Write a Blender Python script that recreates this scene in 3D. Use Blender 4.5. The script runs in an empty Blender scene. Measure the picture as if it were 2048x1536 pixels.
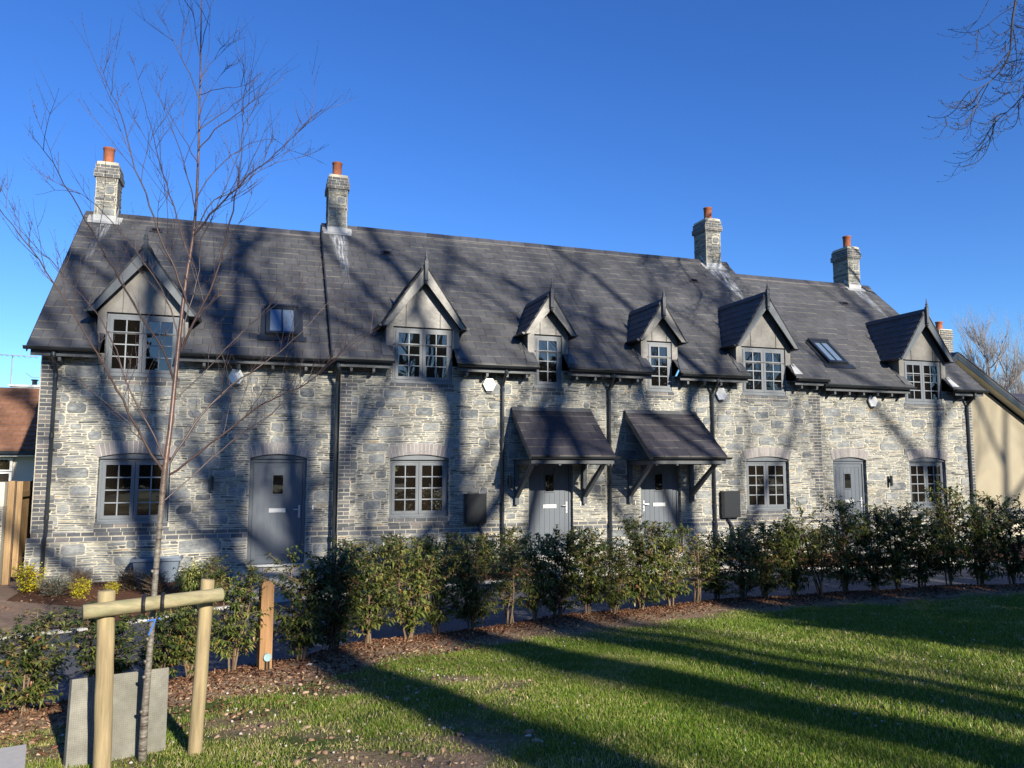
import bpy, math, random
import numpy as np
from mathutils import Vector, Matrix, noise as mnoise
R = math.radians
rnd = random.Random(7)
SC = bpy.context.scene
COL = SC.collection

# ------------------------------------------------------------------ camera
CAM_POS = Vector((0.0, -15.6, 1.95))
YAW, PITCH, ROLL = R(18.282), R(5.948), R(0.096)
cd = bpy.data.cameras.new('camera'); cam = bpy.data.objects.new('camera', cd); COL.objects.link(cam)
cd.sensor_width = 36.0; cd.lens = 36.0*1538/2048; cd.clip_end = 1500; cd.clip_start = 0.05
_fw = Vector((math.sin(YAW)*math.cos(PITCH), math.cos(YAW)*math.cos(PITCH), math.sin(PITCH)))
_rt = Vector((math.cos(YAW), -math.sin(YAW), 0)); _up = _rt.cross(_fw)
_r2 = _rt*math.cos(ROLL)+_up*math.sin(ROLL); _u2 = _up*math.cos(ROLL)-_rt*math.sin(ROLL)
cam.matrix_world = Matrix(((_r2.x, _u2.x, -_fw.x, CAM_POS.x), (_r2.y, _u2.y, -_fw.y, CAM_POS.y), (_r2.z, _u2.z, -_fw.z, CAM_POS.z), (0, 0, 0, 1)))
SC.camera = cam

# ------------------------------------------------------------------ light
SUN_DIR = Vector((0.30, -1.0, 0.43)).normalized()          # towards the sun
SUN_EL = math.asin(SUN_DIR.z)
world = bpy.data.worlds.new('World'); SC.world = world; world.use_nodes = True
wn = world.node_tree.nodes; wl = world.node_tree.links
bg = wn['Background']; bg.inputs['Strength'].default_value = 0.091
sky = wn.new('ShaderNodeTexSky'); sky.sky_type = 'NISHITA'; sky.sun_disc = False
sky.sun_elevation = SUN_EL; sky.sun_rotation = math.atan2(SUN_DIR.x, SUN_DIR.y)
sky.air_density = 1.0; sky.dust_density = 0.15; sky.ozone_density = 2.6; sky.altitude = 50
hs = wn.new('ShaderNodeHueSaturation'); hs.inputs['Hue'].default_value = .512; hs.inputs['Saturation'].default_value = 1.22; hs.inputs['Value'].default_value = 1.0
tint = wn.new('ShaderNodeMix'); tint.data_type = 'RGBA'; tint.blend_type = 'MULTIPLY'; tint.inputs[0].default_value = 1; tint.inputs[7].default_value = (.55, .80, 1.06, 1)
wl.new(sky.outputs['Color'], hs.inputs['Color']); wl.new(hs.outputs['Color'], tint.inputs[6]); wl.new(tint.outputs[2], bg.inputs['Color'])
sl = bpy.data.lights.new('sun', 'SUN'); sun = bpy.data.objects.new('sun', sl); COL.objects.link(sun)
sl.energy = 5.0; sl.angle = R(0.5); sl.color = (1.0, 0.92, 0.78)
sun.rotation_euler = SUN_DIR.to_track_quat('Z', 'Y').to_euler(); sun.location = (10, -30, 30)
SC.view_settings.view_transform = 'Standard'; SC.view_settings.look = 'None'
SC.view_settings.exposure = 1.0; SC.view_settings.gamma = 1.0; SC.view_settings.use_curve_mapping = False
SC.cycles.max_bounces = 6; SC.cycles.diffuse_bounces = 3; SC.cycles.glossy_bounces = 3
SC.cycles.transmission_bounces = 4; SC.cycles.transparent_max_bounces = 8

# ------------------------------------------------------------------ mesh collector
class MB:
    def __init__(s): s.v = []; s.f = []; s.m = []; s.t = []
    def add(s, vs, fs, mat=0, tone=0.5):
        o = len(s.v); s.v.extend(vs)
        for f in fs:
            s.f.append(tuple(i+o for i in f)); s.m.append(mat); s.t.append(tone)
    def box(s, x0, x1, y0, y1, z0, z1, mat=0, tone=0.5):
        s.add([(x0,y0,z0),(x1,y0,z0),(x1,y1,z0),(x0,y1,z0),(x0,y0,z1),(x1,y0,z1),(x1,y1,z1),(x0,y1,z1)],
              [(0,3,2,1),(4,5,6,7),(0,1,5,4),(1,2,6,5),(2,3,7,6),(3,0,4,7)], mat, tone)
    def prism(s, poly, d, mat=0, tone=0.5):           # polygon of 3-D points swept by vector d
        n = len(poly); a = [tuple(p) for p in poly]; b = [(p[0]+d[0], p[1]+d[1], p[2]+d[2]) for p in poly]
        s.add(a+b, [tuple(range(n))[::-1], tuple(range(n, 2*n))]+[(i, (i+1)%n, n+(i+1)%n, n+i) for i in range(n)], mat, tone)
    def quad(s, a, b, c, d, mat=0, tone=0.5): s.add([tuple(a), tuple(b), tuple(c), tuple(d)], [(0,1,2,3)], mat, tone)
    def bar(s, a, b, w, h, up=(0,0,1), mat=0, tone=0.5):   # rectangular bar from a to b
        a = Vector(a); b = Vector(b); d = (b-a).normalized(); u = Vector(up); sd = d.cross(u)
        if sd.length < 1e-5: sd = d.cross(Vector((1,0,0)))
        sd.normalize(); u = sd.cross(d).normalized()
        P = [a-sd*w/2-u*h/2, a+sd*w/2-u*h/2, a+sd*w/2+u*h/2, a-sd*w/2+u*h/2]
        s.prism([tuple(p) for p in P], tuple(b-a), mat, tone)
    def tube(s, pts, rad, n=6, mat=0, tone=0.5, cap=True):
        P = [Vector(p) for p in pts]; k = len(P)
        if not hasattr(rad, '__len__'): rad = [rad]*k
        up = Vector((0.31, 0.17, 0.93)); vs = []; prev = None
        for i in range(k):
            d = (P[min(i+1, k-1)]-P[max(i-1, 0)])
            if d.length < 1e-9: d = Vector((0,0,1))
            d.normalize()
            if prev is None:
                a = d.cross(up)
                if a.length < 1e-3: a = d.cross(Vector((1,0,0)))
            else: a = prev-d*prev.dot(d)
            a.normalize(); prev = a; b = d.cross(a)
            for j in range(n):
                t = 2*math.pi*j/n; q = P[i]+(a*math.cos(t)+b*math.sin(t))*rad[i]; vs.append((q.x, q.y, q.z))
        fs = []
        for i in range(k-1):
            for j in range(n):
                j2 = (j+1) % n; fs.append((i*n+j, i*n+j2, (i+1)*n+j2, (i+1)*n+j))
        if cap: fs.append(tuple(range(n))[::-1]); fs.append(tuple((k-1)*n+j for j in range(n)))
        s.add(vs, fs, mat, tone)
    def lathe(s, prof, c, n=16, mat=0, tone=0.5):     # profile [(r,z)] about vertical axis at c
        vs = []; fs = []
        for r, z in prof:
            for j in range(n):
                t = 2*math.pi*j/n; vs.append((c[0]+r*math.cos(t), c[1]+r*math.sin(t), c[2]+z))
        for i in range(len(prof)-1):
            for j in range(n):
                j2 = (j+1) % n; fs.append((i*n+j, i*n+j2, (i+1)*n+j2, (i+1)*n+j))
        fs.append(tuple(range(n))[::-1]); fs.append(tuple((len(prof)-1)*n+j for j in range(n)))
        s.add(vs, fs, mat, tone)
    def mesh(s, name, mats, smooth=False):
        me = bpy.data.meshes.new(name); me.from_pydata(s.v, [], s.f)
        for m in mats: me.materials.append(m)
        me.polygons.foreach_set('material_index', s.m)
        at = me.attributes.new('tone', 'FLOAT', 'FACE'); at.data.foreach_set('value', s.t)
        if smooth: me.polygons.foreach_set('use_smooth', [True]*len(s.f))
        me.update(); return me
    def build(s, name, mats, parent=None, smooth=False):
        if not isinstance(mats, (list, tuple)): mats = [mats]
        o = bpy.data.objects.new(name, s.mesh(name, mats, smooth)); COL.objects.link(o)
        if parent is not None:
            o.parent = parent
            w = parent
            off = Vector((0,0,0))
            while w is not None: off += w.location; w = w.parent
            o.location = -off
        return o

def np_mesh(name, V, F, tones, mats, smooth=False):
    """V (n,3), F (m,k) constant k"""
    me = bpy.data.meshes.new(name); k = F.shape[1]
    me.vertices.add(len(V)); me.vertices.foreach_set('co', V.astype(np.float32).ravel())
    me.loops.add(F.size); me.loops.foreach_set('vertex_index', F.astype(np.int32).ravel())
    me.polygons.add(len(F)); me.polygons.foreach_set('loop_start', np.arange(0, F.size, k, dtype=np.int32))
    for m in mats: me.materials.append(m)
    at = me.attributes.new('tone', 'FLOAT', 'FACE'); at.data.foreach_set('value', np.asarray(tones, dtype=np.float32))
    if smooth: me.polygons.foreach_set('use_smooth', np.ones(len(F), dtype=bool))
    me.update(calc_edges=True); me.validate(); return me

def tag(o, label=None, cat=None, group=None, kind=None):
    if label: o['label'] = label
    if cat: o['category'] = cat
    if group: o['group'] = group
    if kind: o['kind'] = kind
    return o
def thing(name, loc, label, cat, group=None, rz=0):
    o = bpy.data.objects.new(name, None); o.empty_display_size = 0.2; COL.objects.link(o)
    o.location = loc; o.rotation_euler = (0, 0, rz); return tag(o, label, cat, group)
def link(o): COL.objects.link(o); return o

# ------------------------------------------------------------------ materials
def newmat(name):
    m = bpy.data.materials.new(name); m.use_nodes = True; nt = m.node_tree
    return m, nt, nt.nodes, nt.links, nt.nodes['Principled BSDF']
def ramp(nodes, stops, interp='LINEAR'):
    r = nodes.new('ShaderNodeValToRGB'); cr = r.color_ramp; cr.interpolation = interp
    while len(cr.elements) < len(stops): cr.elements.new(0.5)
    for e, (p, c) in zip(cr.elements, stops): e.position = p; e.color = (c[0], c[1], c[2], 1)
    return r
def coords(nt, scale=1.0, sx=1, sy=1, sz=1):
    n = nt.nodes; tc = n.new('ShaderNodeTexCoord'); mp = n.new('ShaderNodeMapping')
    mp.inputs['Scale'].default_value = (sx*scale, sy*scale, sz*scale); nt.links.new(tc.outputs['Object'], mp.inputs['Vector']); return mp.outputs['Vector']
def noise(nt, vec, scale, detail=4, rough=.6):
    t = nt.nodes.new('ShaderNodeTexNoise'); t.inputs['Scale'].default_value = scale; t.inputs['Detail'].default_value = detail
    t.inputs['Roughness'].default_value = rough; nt.links.new(vec, t.inputs['Vector']); return t.outputs['Fac']
def mixc(nt, fac, a, b, mode='MIX'):
    m = nt.nodes.new('ShaderNodeMix'); m.data_type = 'RGBA'; m.blend_type = mode
    for s, v in ((m.inputs[0], fac), (m.inputs[6], a), (m.inputs[7], b)):
        if isinstance(v, (int, float)): s.default_value = v
        elif isinstance(v, tuple): s.default_value = (v[0], v[1], v[2], 1)
        else: nt.links.new(v, s)
    return m.outputs[2]
def math_(nt, op, a, b=None, clamp=False):
    m = nt.nodes.new('ShaderNodeMath'); m.operation = op; m.use_clamp = clamp
    for s, v in ((m.inputs[0], a), (m.inputs[1], b)):
        if v is None: continue
        if isinstance(v, (int, float)): s.default_value = v
        else: nt.links.new(v, s)
    return m.outputs[0]
def bump(nt, h, strength, dist, bsdf):
    b = nt.nodes.new('ShaderNodeBump'); b.inputs['Strength'].default_value = strength; b.inputs['Distance'].default_value = dist
    nt.links.new(h, b.inputs['Height']); nt.links.new(b.outputs['Normal'], bsdf.inputs['Normal'])
def tone_mat(name, stops, var=0.25, nscale=12, rough=.8, bmp=.3, bdist=.01, spec=.3, stretch=(1,1,1), interp='LINEAR', blotch=None):
    m, nt, n, l, b = newmat(name)
    at = n.new('ShaderNodeAttribute'); at.attribute_name = 'tone'
    r = ramp(n, stops, interp); l.new(at.outputs['Fac'], r.inputs['Fac'])
    v = coords(nt, 1, *stretch); nz = noise(nt, v, nscale, 5, .65)
    r2 = ramp(n, [(0.25, (1-var,)*3), (.75, (1+var,)*3)]); l.new(nz, r2.inputs['Fac'])
    c = mixc(nt, 1.0, r.outputs['Color'], r2.outputs['Color'], 'MULTIPLY')
    if blotch:
        nb = noise(nt, v, blotch[0], 4, .6); rb = ramp(n, [(blotch[1], (0,0,0)), (blotch[2], (1,1,1))]); l.new(nb, rb.inputs['Fac'])
        fac = math_(nt, 'MULTIPLY', rb.outputs['Color'], blotch[4]); c = mixc(nt, fac, c, blotch[3])
    l.new(c, b.inputs['Base Color']); b.inputs['Roughness'].default_value = rough; b.inputs['Specular IOR Level'].default_value = spec
    if bmp: bump(nt, nz, bmp, bdist, b)
    return m
def flat(name, col, rough=.5, spec=.5, metal=0, var=.08, nscale=20, bmp=0, stretch=(1,1,1)):
    return tone_mat(name, [(0, col), (1, col)], var, nscale, rough, bmp, .003, spec, stretch) if not metal else _metal(name, col, rough, metal, var, nscale)
def _metal(name, col, rough, metal, var, nscale):
    m = tone_mat(name, [(0, col), (1, col)], var, nscale, rough, 0); m.node_tree.nodes['Principled BSDF'].inputs['Metallic'].default_value = metal; return m

M = {}
M['stone'] = tone_mat('slate_stone', [(0, (.055,.062,.07)), (.3, (.115,.125,.13)), (.5, (.17,.18,.182)), (.7, (.215,.22,.21)), (.85, (.27,.262,.23)), (.95, (.32,.30,.24)), (1, (.25,.20,.135))],
                      .45, 14, .82, .8, .014, .3, (1,1,2.2), blotch=(4, .48, .72, (.36,.37,.35), .6))
M['mortar'] = tone_mat('lime_mortar', [(0, (.41,.38,.305)), (1, (.46,.43,.345))], .16, 30, .95, .5, .006, .1)
M['brick'] = tone_mat('blue_brick', [(0, (.06,.065,.075)), (.5, (.095,.10,.108)), (.85, (.13,.13,.13)), (1, (.16,.14,.13))], .2, 25, .75, .3, .004, .3)
M['arch'] = tone_mat('arch_brick', [(0, (.17,.16,.165)), (.5, (.22,.205,.205)), (1, (.27,.25,.24))], .15, 25, .75, .3, .004, .3)
M['brick_mortar'] = tone_mat('pale_mortar', [(0, (.52,.47,.36)), (1, (.52,.47,.36))], .12, 30, .95, .3, .004, .1)
M['frame'] = flat('grey_window_paint', (.115,.128,.142), .45, .4, var=.05)
M['bead'] = flat('glazing_bar_paint', (.19,.21,.225), .45, .4, var=.04)
M['door'] = flat('slate_blue_door_paint', (.085,.10,.12), .5, .4, var=.12, nscale=30, stretch=(6,6,.5), bmp=.15)
M['dark'] = flat('anthracite_plastic', (.018,.021,.025), .28, .55, var=.1)
M['fascia'] = flat('grey_fascia_paint', (.065,.07,.078), .5, .35, var=.1)
M['black'] = flat('black_underlay', (.008,.008,.01), .9, .1)
M['steel'] = flat('brushed_steel', (.48,.49,.50), .38, .5, metal=.35)
M['white'] = flat('white_plastic', (.78,.78,.76), .4, .4, var=.03)
M['terracotta'] = flat('terracotta', (.27,.095,.05), .8, .2, var=.25, nscale=9)
M['soffit'] = flat('dark_soffit', (.035,.037,.042), .7, .2)
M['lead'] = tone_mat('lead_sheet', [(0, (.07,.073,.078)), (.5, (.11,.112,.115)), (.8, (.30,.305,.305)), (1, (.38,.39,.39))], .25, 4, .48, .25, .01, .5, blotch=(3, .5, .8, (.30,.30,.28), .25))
M['clad'] = tone_mat('zinc_cladding', [(0, (.10,.094,.085)), (.5, (.13,.122,.108)), (1, (.165,.155,.14))], .32, 3.5, .42, .4, .02, .55, blotch=(2.4, .45, .7, (.085,.078,.068), .7))
M['glass'] = None
def glass_mat():
    m, nt, n, l, b = newmat('window_glass')
    at = n.new('ShaderNodeAttribute'); at.attribute_name = 'tone'
    r = ramp(n, [(0, (.004,.004,.004)), (.5, (.012,.009,.006)), (1, (.03,.024,.015))]); l.new(at.outputs['Fac'], r.inputs['Fac'])
    l.new(r.outputs['Color'], b.inputs['Base Color']); b.inputs['Roughness'].default_value = .015; b.inputs['IOR'].default_value = 1.85
    nz = noise(nt, coords(nt), 2.2, 1, .4); bump(nt, nz, .05, .02, b); return m
M['glass'] = glass_mat()
M['roof_glass'] = flat('rooflight_glass', (.10,.145,.21), .06, .9, var=.15, nscale=3)  # sky reflection painted into the panes as a light blue base colour

def slate_mat():
    m, nt, n, l, b = newmat('roof_slate')
    at = n.new('ShaderNodeAttribute'); at.attribute_name = 'tone'
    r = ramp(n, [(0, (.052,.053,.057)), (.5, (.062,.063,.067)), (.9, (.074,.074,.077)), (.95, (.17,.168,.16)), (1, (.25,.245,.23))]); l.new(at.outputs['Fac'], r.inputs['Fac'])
    v = coords(nt); nz = noise(nt, v, 7, 6, .7); r2 = ramp(n, [(.25, (.82,)*3), (.75, (1.2,)*3)]); l.new(nz, r2.inputs['Fac'])
    c = mixc(nt, 1.0, r.outputs['Color'], r2.outputs['Color'], 'MULTIPLY')
    # lime run-off below each chimney: narrow ragged streaks that wander down the slope
    sep = n.new('ShaderNodeSeparateXYZ'); tc = n.new('ShaderNodeTexCoord'); l.new(tc.outputs['Object'], sep.inputs[0])
    x, z = sep.outputs[0], sep.outputs[2]
    total = None
    for xc, zt, zb, w, dx in ((-3.42, 7.45, 6.0, .16, .10), (1.72, 7.75, 5.9, .26, -.12), (12.62, 7.75, 6.4, .42, -.02), (17.62, 7.4, 6.2, .26, -.02)):
        k = math_(nt, 'DIVIDE', math_(nt, 'SUBTRACT', z, zb), zt-zb, True)      # 0 bottom 1 top
        xm = math_(nt, 'ADD', x, math_(nt, 'MULTIPLY', math_(nt, 'SUBTRACT', 1.0, k), dx))
        d = math_(nt, 'ABSOLUTE', math_(nt, 'SUBTRACT', xm, xc))
        ww = math_(nt, 'MULTIPLY', math_(nt, 'POWER', k, .7), w)
        e = math_(nt, 'MULTIPLY', math_(nt, 'SUBTRACT', ww, d), 9.0, True)
        e = math_(nt, 'MULTIPLY', e, math_(nt, 'LESS_THAN', z, zt+.25))
        total = e if total is None else math_(nt, 'ADD', total, e, True)
    st = noise(nt, coords(nt, 1, 9, .8, .8), 3.0, 4, .7); rs = ramp(n, [(.42, (0,0,0)), (.62, (1,1,1))]); l.new(st, rs.inputs['Fac'])
    fac = math_(nt, 'MULTIPLY', math_(nt, 'MULTIPLY', total, rs.outputs['Color']), .75)
    c = mixc(nt, fac, c, (.46,.48,.50))
    nl = noise(nt, coords(nt), 1.1, 3, .6); rl = ramp(n, [(.35, (.88,)*3), (.7, (1.14,)*3)]); l.new(nl, rl.inputs['Fac'])
    c = mixc(nt, 1.0, c, rl.outputs['Color'], 'MULTIPLY')
    l.new(c, b.inputs['Base Color']); b.inputs['Roughness'].default_value = .62; b.inputs['Specular IOR Level'].default_value = .35
    bump(nt, nz, .25, .006, b); return m
M['slate'] = slate_mat()
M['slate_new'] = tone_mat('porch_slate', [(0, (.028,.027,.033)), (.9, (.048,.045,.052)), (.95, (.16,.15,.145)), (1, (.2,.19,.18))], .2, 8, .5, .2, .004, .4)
M['ridge'] = tone_mat('ridge_tile', [(0, (.035,.036,.042)), (1, (.065,.065,.072))], .2, 8, .6, .2, .004, .4)
M['ridge_bed'] = flat('ridge_bedding', (.13,.115,.11), .9, .1, var=.25)
M['paving'] = tone_mat('pale_paving', [(0, (.30,.29,.26)), (1, (.38,.365,.33))], .15, 14, .85, .2, .003, .2)
M['timber'] = tone_mat('softwood', [(0, (.23,.175,.095)), (1, (.31,.245,.14))], .42, 3, .8, .8, .006, .25, (10,10,.8), blotch=(2.0,.5,.8,(.22,.22,.105),.6))
M['timber_h'] = tone_mat('softwood_rail', [(0, (.21,.18,.105)), (1, (.29,.25,.15))], .42, 3, .8, .8, .006, .25, (.8,10,10), blotch=(2.5,.42,.7,(.17,.18,.095),.7))
M['cedar'] = tone_mat('orange_softwood', [(0, (.24,.13,.058)), (1, (.31,.175,.08))], .38, 4, .7, .3, .003, .25, (12,12,.7))
M['fence'] = tone_mat('fence_timber', [(0, (.22,.14,.07)), (1, (.34,.225,.115))], .35, 4, .8, .3, .003, .2, (12,12,.7))
M['slab'] = tone_mat('dimpled_concrete', [(0, (.11,.107,.09)), (1, (.22,.212,.18))], .35, 9, .9, .7, .008, .2, blotch=(3,.42,.7,(.12,.12,.095),.6))
M['concrete'] = flat('smooth_concrete', (.38,.365,.34), .85, .2, var=.1)
M['rubber'] = flat('black_rubber', (.012,.012,.013), .5, .4)
M['blue'] = flat('blue_spray_paint', (.03,.12,.42), .6, .3)
M['socket'] = flat('weathered_socket', (.22,.33,.35), .5, .4, var=.3)
M['render'] = tone_mat('cream_render', [(0, (.29,.255,.185)), (1, (.29,.255,.185))], .06, 3, .9, .2, .004, .1)
M['render_w'] = tone_mat('pale_render', [(0, (.62,.58,.48)), (1, (.62,.58,.48))], .06, 3, .9, .2, .004, .1)
M['pantile'] = tone_mat('brown_tile', [(0, (.15,.078,.05)), (.5, (.20,.105,.068)), (1, (.25,.135,.09))], .2, 9, .85, .2, .004, .2)
# ------------------------------------------------------------------ masonry
class Face:                                              # local (u, v, proud) -> world
    def __init__(s, O, U, V, N): s.O = Vector(O); s.U = Vector(U); s.V = Vector(V); s.N = Vector(N)
    def __call__(s, u, v, n=0.0): q = s.O+s.U*u+s.V*v+s.N*n; return (q.x, q.y, q.z)
def warp(u, v): return .011*math.sin(1.7*u+2.3*v+1)+.009*math.sin(4.3*u-1.9*v)+.006*math.sin(9.1*u+5*v)
def stone(mb, F, u0, u1, v0, v1, rg, big=False, inner=lambda v: True):
    h = v1-v0; w = u1-u0
    if w < .02: return
    if big:
        c = min(w, h)*rg.uniform(.22, .42); j = lambda s=1: rg.uniform(0, c*.5)*s
        pts = [(u0+rg.uniform(.2,1)*c, v0+j(.3)), (u0+w*.5, v0+j(.25)), (u1-rg.uniform(.1,1)*c, v0+j(.3)), (u1-j(.3), v0+c*rg.uniform(.3,1)), (u1-j(.3), v1-c*rg.uniform(.2,1)),
               (u1-rg.uniform(.1,1.2)*c, v1-j(.3)), (u0+w*.45, v1-j(.3)), (u0+rg.uniform(.1,1.1)*c, v1-j(.3)), (u0+j(.3), v1-c*rg.uniform(.2,1)), (u0+j(.3), v0+c*rg.uniform(.2,1))]
        tone = rg.choice((rg.uniform(.2, .5), rg.uniform(.4, .6), rg.uniform(.5,.7)))
    else:
        e = min(.03, w*.25)
        a = h*.30; r_ = lambda: rg.uniform(0, a)
        pts = [(u0+rg.uniform(0, e), v0+r_()), (u0+w*.33, v0+r_()*.5), (u0+w*.7, v0+r_()*.5), (u1-rg.uniform(0, e), v0+r_()), (u1, v0+h*rg.uniform(.35,.65)),
               (u1-rg.uniform(0, e), v1-r_()), (u0+w*.65, v1-r_()*.5), (u0+w*.3, v1-r_()*.5), (u0+rg.uniform(0, e), v1-r_()), (u0, v0+h*rg.uniform(.35,.65))]
        tone = min(1, max(0, rg.gauss(.60, .20))) if rg.random() < .75 else rg.uniform(0, .4)
    n = len(pts); pr = rg.uniform(.005, .016); cu = sum(p[0] for p in pts)/n; cv = sum(p[1] for p in pts)/n; ins = .004
    vs = []
    for p in pts: vs.append(F(p[0], p[1]+warp(*p), 0))
    for p in pts:
        du, dv = p[0]-cu, p[1]-cv
        L = math.hypot(du, dv)+1e-6; k = min(ins/L, .3)
        vs.append(F(p[0]-du*k, p[1]-dv*k+warp(*p), pr+rg.uniform(-.002, .002)))
    mb.add(vs, [tuple(range(n, 2*n))]+[(i, (i+1)%n, n+(i+1)%n, n+i) for i in range(n)], 0, tone)
def stones(mb, F, u0, u1, v0, v1, holes, seed, bigf=.19, mor=.007, hmin=.022, hmax=.050):
    rg = random.Random(seed); rows = []; v = v0
    while v < v1-.02:
        h = min(rg.uniform(hmin, hmax), v1-v); rows.append((v, v+h)); v += h
    bigs = []; target = bigf*(u1-u0)*(v1-v0); area = 0; tries = 0
    while area < target and tries < 3000:
        tries += 1; i = rg.randrange(len(rows)); k = rg.randint(2, 6); j = min(i+k, len(rows)); 
        hh = rows[j-1][1]-rows[i][0]
        if hh < .11 or hh > .28: continue
        w = hh*rg.choice((rg.uniform(1.1, 1.8), rg.uniform(1.6, 3.2), rg.uniform(1.6, 2.6))); a = rg.uniform(u0, max(u0+.01, u1-w))
        if a+w > u1: continue
        bx = (a, a+w, i, j)
        if any(not (bx[1]+.04 < q[0] or bx[0]-.04 > q[1] or bx[3] <= q[2] or bx[2] >= q[3]) for q in bigs): continue
        if any(not (a+w < hx0 or a > hx1 or rows[j-1][1] < hz0 or rows[i][0] > hz1) for hx0, hx1, hz0, hz1 in holes): continue
        bigs.append(bx); area += w*hh
    for a, b, i, j in bigs: stone(mb, F, a+mor/2, b-mor/2, rows[i][0]+mor/2, rows[j-1][1]-mor/2, rg, True)
    for i, (a, b) in enumerate(rows):
        cuts = [(hx0, hx1) for hx0, hx1, hz0, hz1 in holes if not (b < hz0+.01 or a > hz1-.01)]+[(q[0], q[1]) for q in bigs if q[2] <= i < q[3]]
        cuts.sort(); seg = []; x = u0
        for c0, c1 in cuts:
            if c0 > x: seg.append((x, c0))
            x = max(x, c1)
        if x < u1: seg.append((x, u1))
        for s0, s1 in seg:
            x = s0
            while x < s1-.015:
                w = rg.choice((rg.uniform(.07, .2), rg.uniform(.15, .38), rg.uniform(.25, .55)))
                if s1-(x+w) < .06: w = s1-x
                w = min(w, s1-x)
                stone(mb, F, x+mor/2, x+w-mor/2, a+mor*.45, b-mor*.45, rg)
                x += w
def brick(mb, F, u0, u1, v0, v1, n0, n1, rg, mat=1, tone=None):
    i = .003; t = rg.uniform(0, 1) if tone is None else tone
    P = [(u0,v0),(u1,v0),(u1,v1),(u0,v1)]; Q = [(u0+i,v0+i),(u1-i,v0+i),(u1-i,v1-i),(u0+i,v1-i)]
    mb.add([F(*p, n0) for p in P]+[F(*p, n1) for p in Q], [(4,5,6,7)]+[(k, (k+1)%4, 4+(k+1)%4, 4+k) for k in range(4)], mat, t)
def slab_(mb, F, u0, u1, v0, v1, n0, n1, mat=2):
    mb.add([F(u0,v0,n0),F(u1,v0,n0),F(u1,v1,n0),F(u0,v1,n0),F(u0,v0,n1),F(u1,v0,n1),F(u1,v1,n1),F(u0,v1,n1)],
           [(4,5,6,7),(0,1,5,4),(1,2,6,5),(2,3,7,6),(3,0,4,7)], mat, .5)
def courses(mb, F, u0, u1, v0, n, rg, n0=.0135, n1=.0175, blen=.225, off=0, h=.075):
    slab_(mb, F, u0, u1, v0, v0+n*h, 0, n0)
    for k in range(n):
        x = u0-((k+off) % 2)*blen/2
        while x < u1:
            a, b = max(x+.005, u0+.003), min(x+blen-.005, u1-.003)
            if b-a > .02: brick(mb, F, a, b, v0+k*h+.005, v0+(k+1)*h-.005, n0-.001, n1, rg)
            x += blen
def quoin(mb, F, uc, sgn, v0, v1, rg, w1=.225, w2=.34, n0=.0135):   # toothed brick corner; sgn +1 grows to +u
    v = v0; k = 0
    while v < v1-.03:
        h = min(.075, v1-v); w = w2 if (k // 3) % 2 == 0 else w1
        a, b = (uc, uc+w*sgn) if sgn > 0 else (uc-w, uc)
        slab_(mb, F, a, b, v, v+h, 0, n0)
        x = a-(.1125 if k % 2 else 0)
        while x < b:
            p, q = max(x+.005, a+.003), min(x+.22, b-.003)
            if q-p > .02: brick(mb, F, p, q, v+.005, v+h-.005, n0-.001, .0175, rg)
            x += .225
        v += h; k += 1
def arch(mb, F, uc, w, vs, rise, rg, hh=.225):          # segmental arch of bricks on end
    Rr = (w*w/4+rise*rise)/(2*rise); cv = vs+rise-Rr; th = math.asin((w/2)/Rr); n = int(round(2*th*Rr/.074)); 
    def P(t, r, nn): return F(uc+math.sin(t)*r, cv+math.cos(t)*r, nn)
    m = 24
    for i in range(m):
        a = -th+2*th*i/m-0.0; b = -th+2*th*(i+1)/m
        A = [P(a,Rr,-.10),P(b,Rr,-.10),P(b,Rr+hh,-.10),P(a,Rr+hh,-.10)]; B = [P(a,Rr,.0145),P(b,Rr,.0145),P(b,Rr+hh,.0145),P(a,Rr+hh,.0145)]
        mb.add(A+B, [(4,5,6,7),(0,1,5,4),(2,3,7,6)]+([(3,0,4,7)] if i == 0 else [])+([(1,2,6,5)] if i == m-1 else []), 2, .5)
    for i in range(n):
        g = .005/Rr; a = -th+2*th*i/n+g; b = -th+2*th*(i+1)/n-g; r0, r1 = Rr-.001, Rr+hh-.003; t = rg.uniform(0, 1)
        A = [P(a,r0,-.095),P(b,r0,-.095),P(b,r1,-.095),P(a,r1,-.095)]; B = [P(a,r0,.0185),P(b,r0,.0185),P(b,r1,.0185),P(a,r1,.0185)]
        mb.add(A+B, [(4,5,6,7),(0,1,5,4),(1,2,6,5),(2,3,7,6),(3,0,4,7)], 3, t)
    return lambda u: cv+math.sqrt(max(0, Rr*Rr-(u-uc)**2))
def plane_grid(mb, F, u0, u1, v0, v1, holes, mat=2, n=0.0):
    us = sorted({u0, u1}|{min(max(h[k], u0), u1) for h in holes for k in (0, 1)}); vs = sorted({v0, v1}|{min(max(h[k], v0), v1) for h in holes for k in (2, 3)})
    for i in range(len(us)-1):
        for j in range(len(vs)-1):
            cu, cv = (us[i]+us[i+1])/2, (vs[j]+vs[j+1])/2
            if any(h[0] < cu < h[1] and h[2] < cv < h[3] for h in holes): continue
            mb.add([F(us[i],vs[j],n),F(us[i+1],vs[j],n),F(us[i+1],vs[j+1],n),F(us[i],vs[j+1],n)], [(0,1,2,3)], mat, .5)
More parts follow.
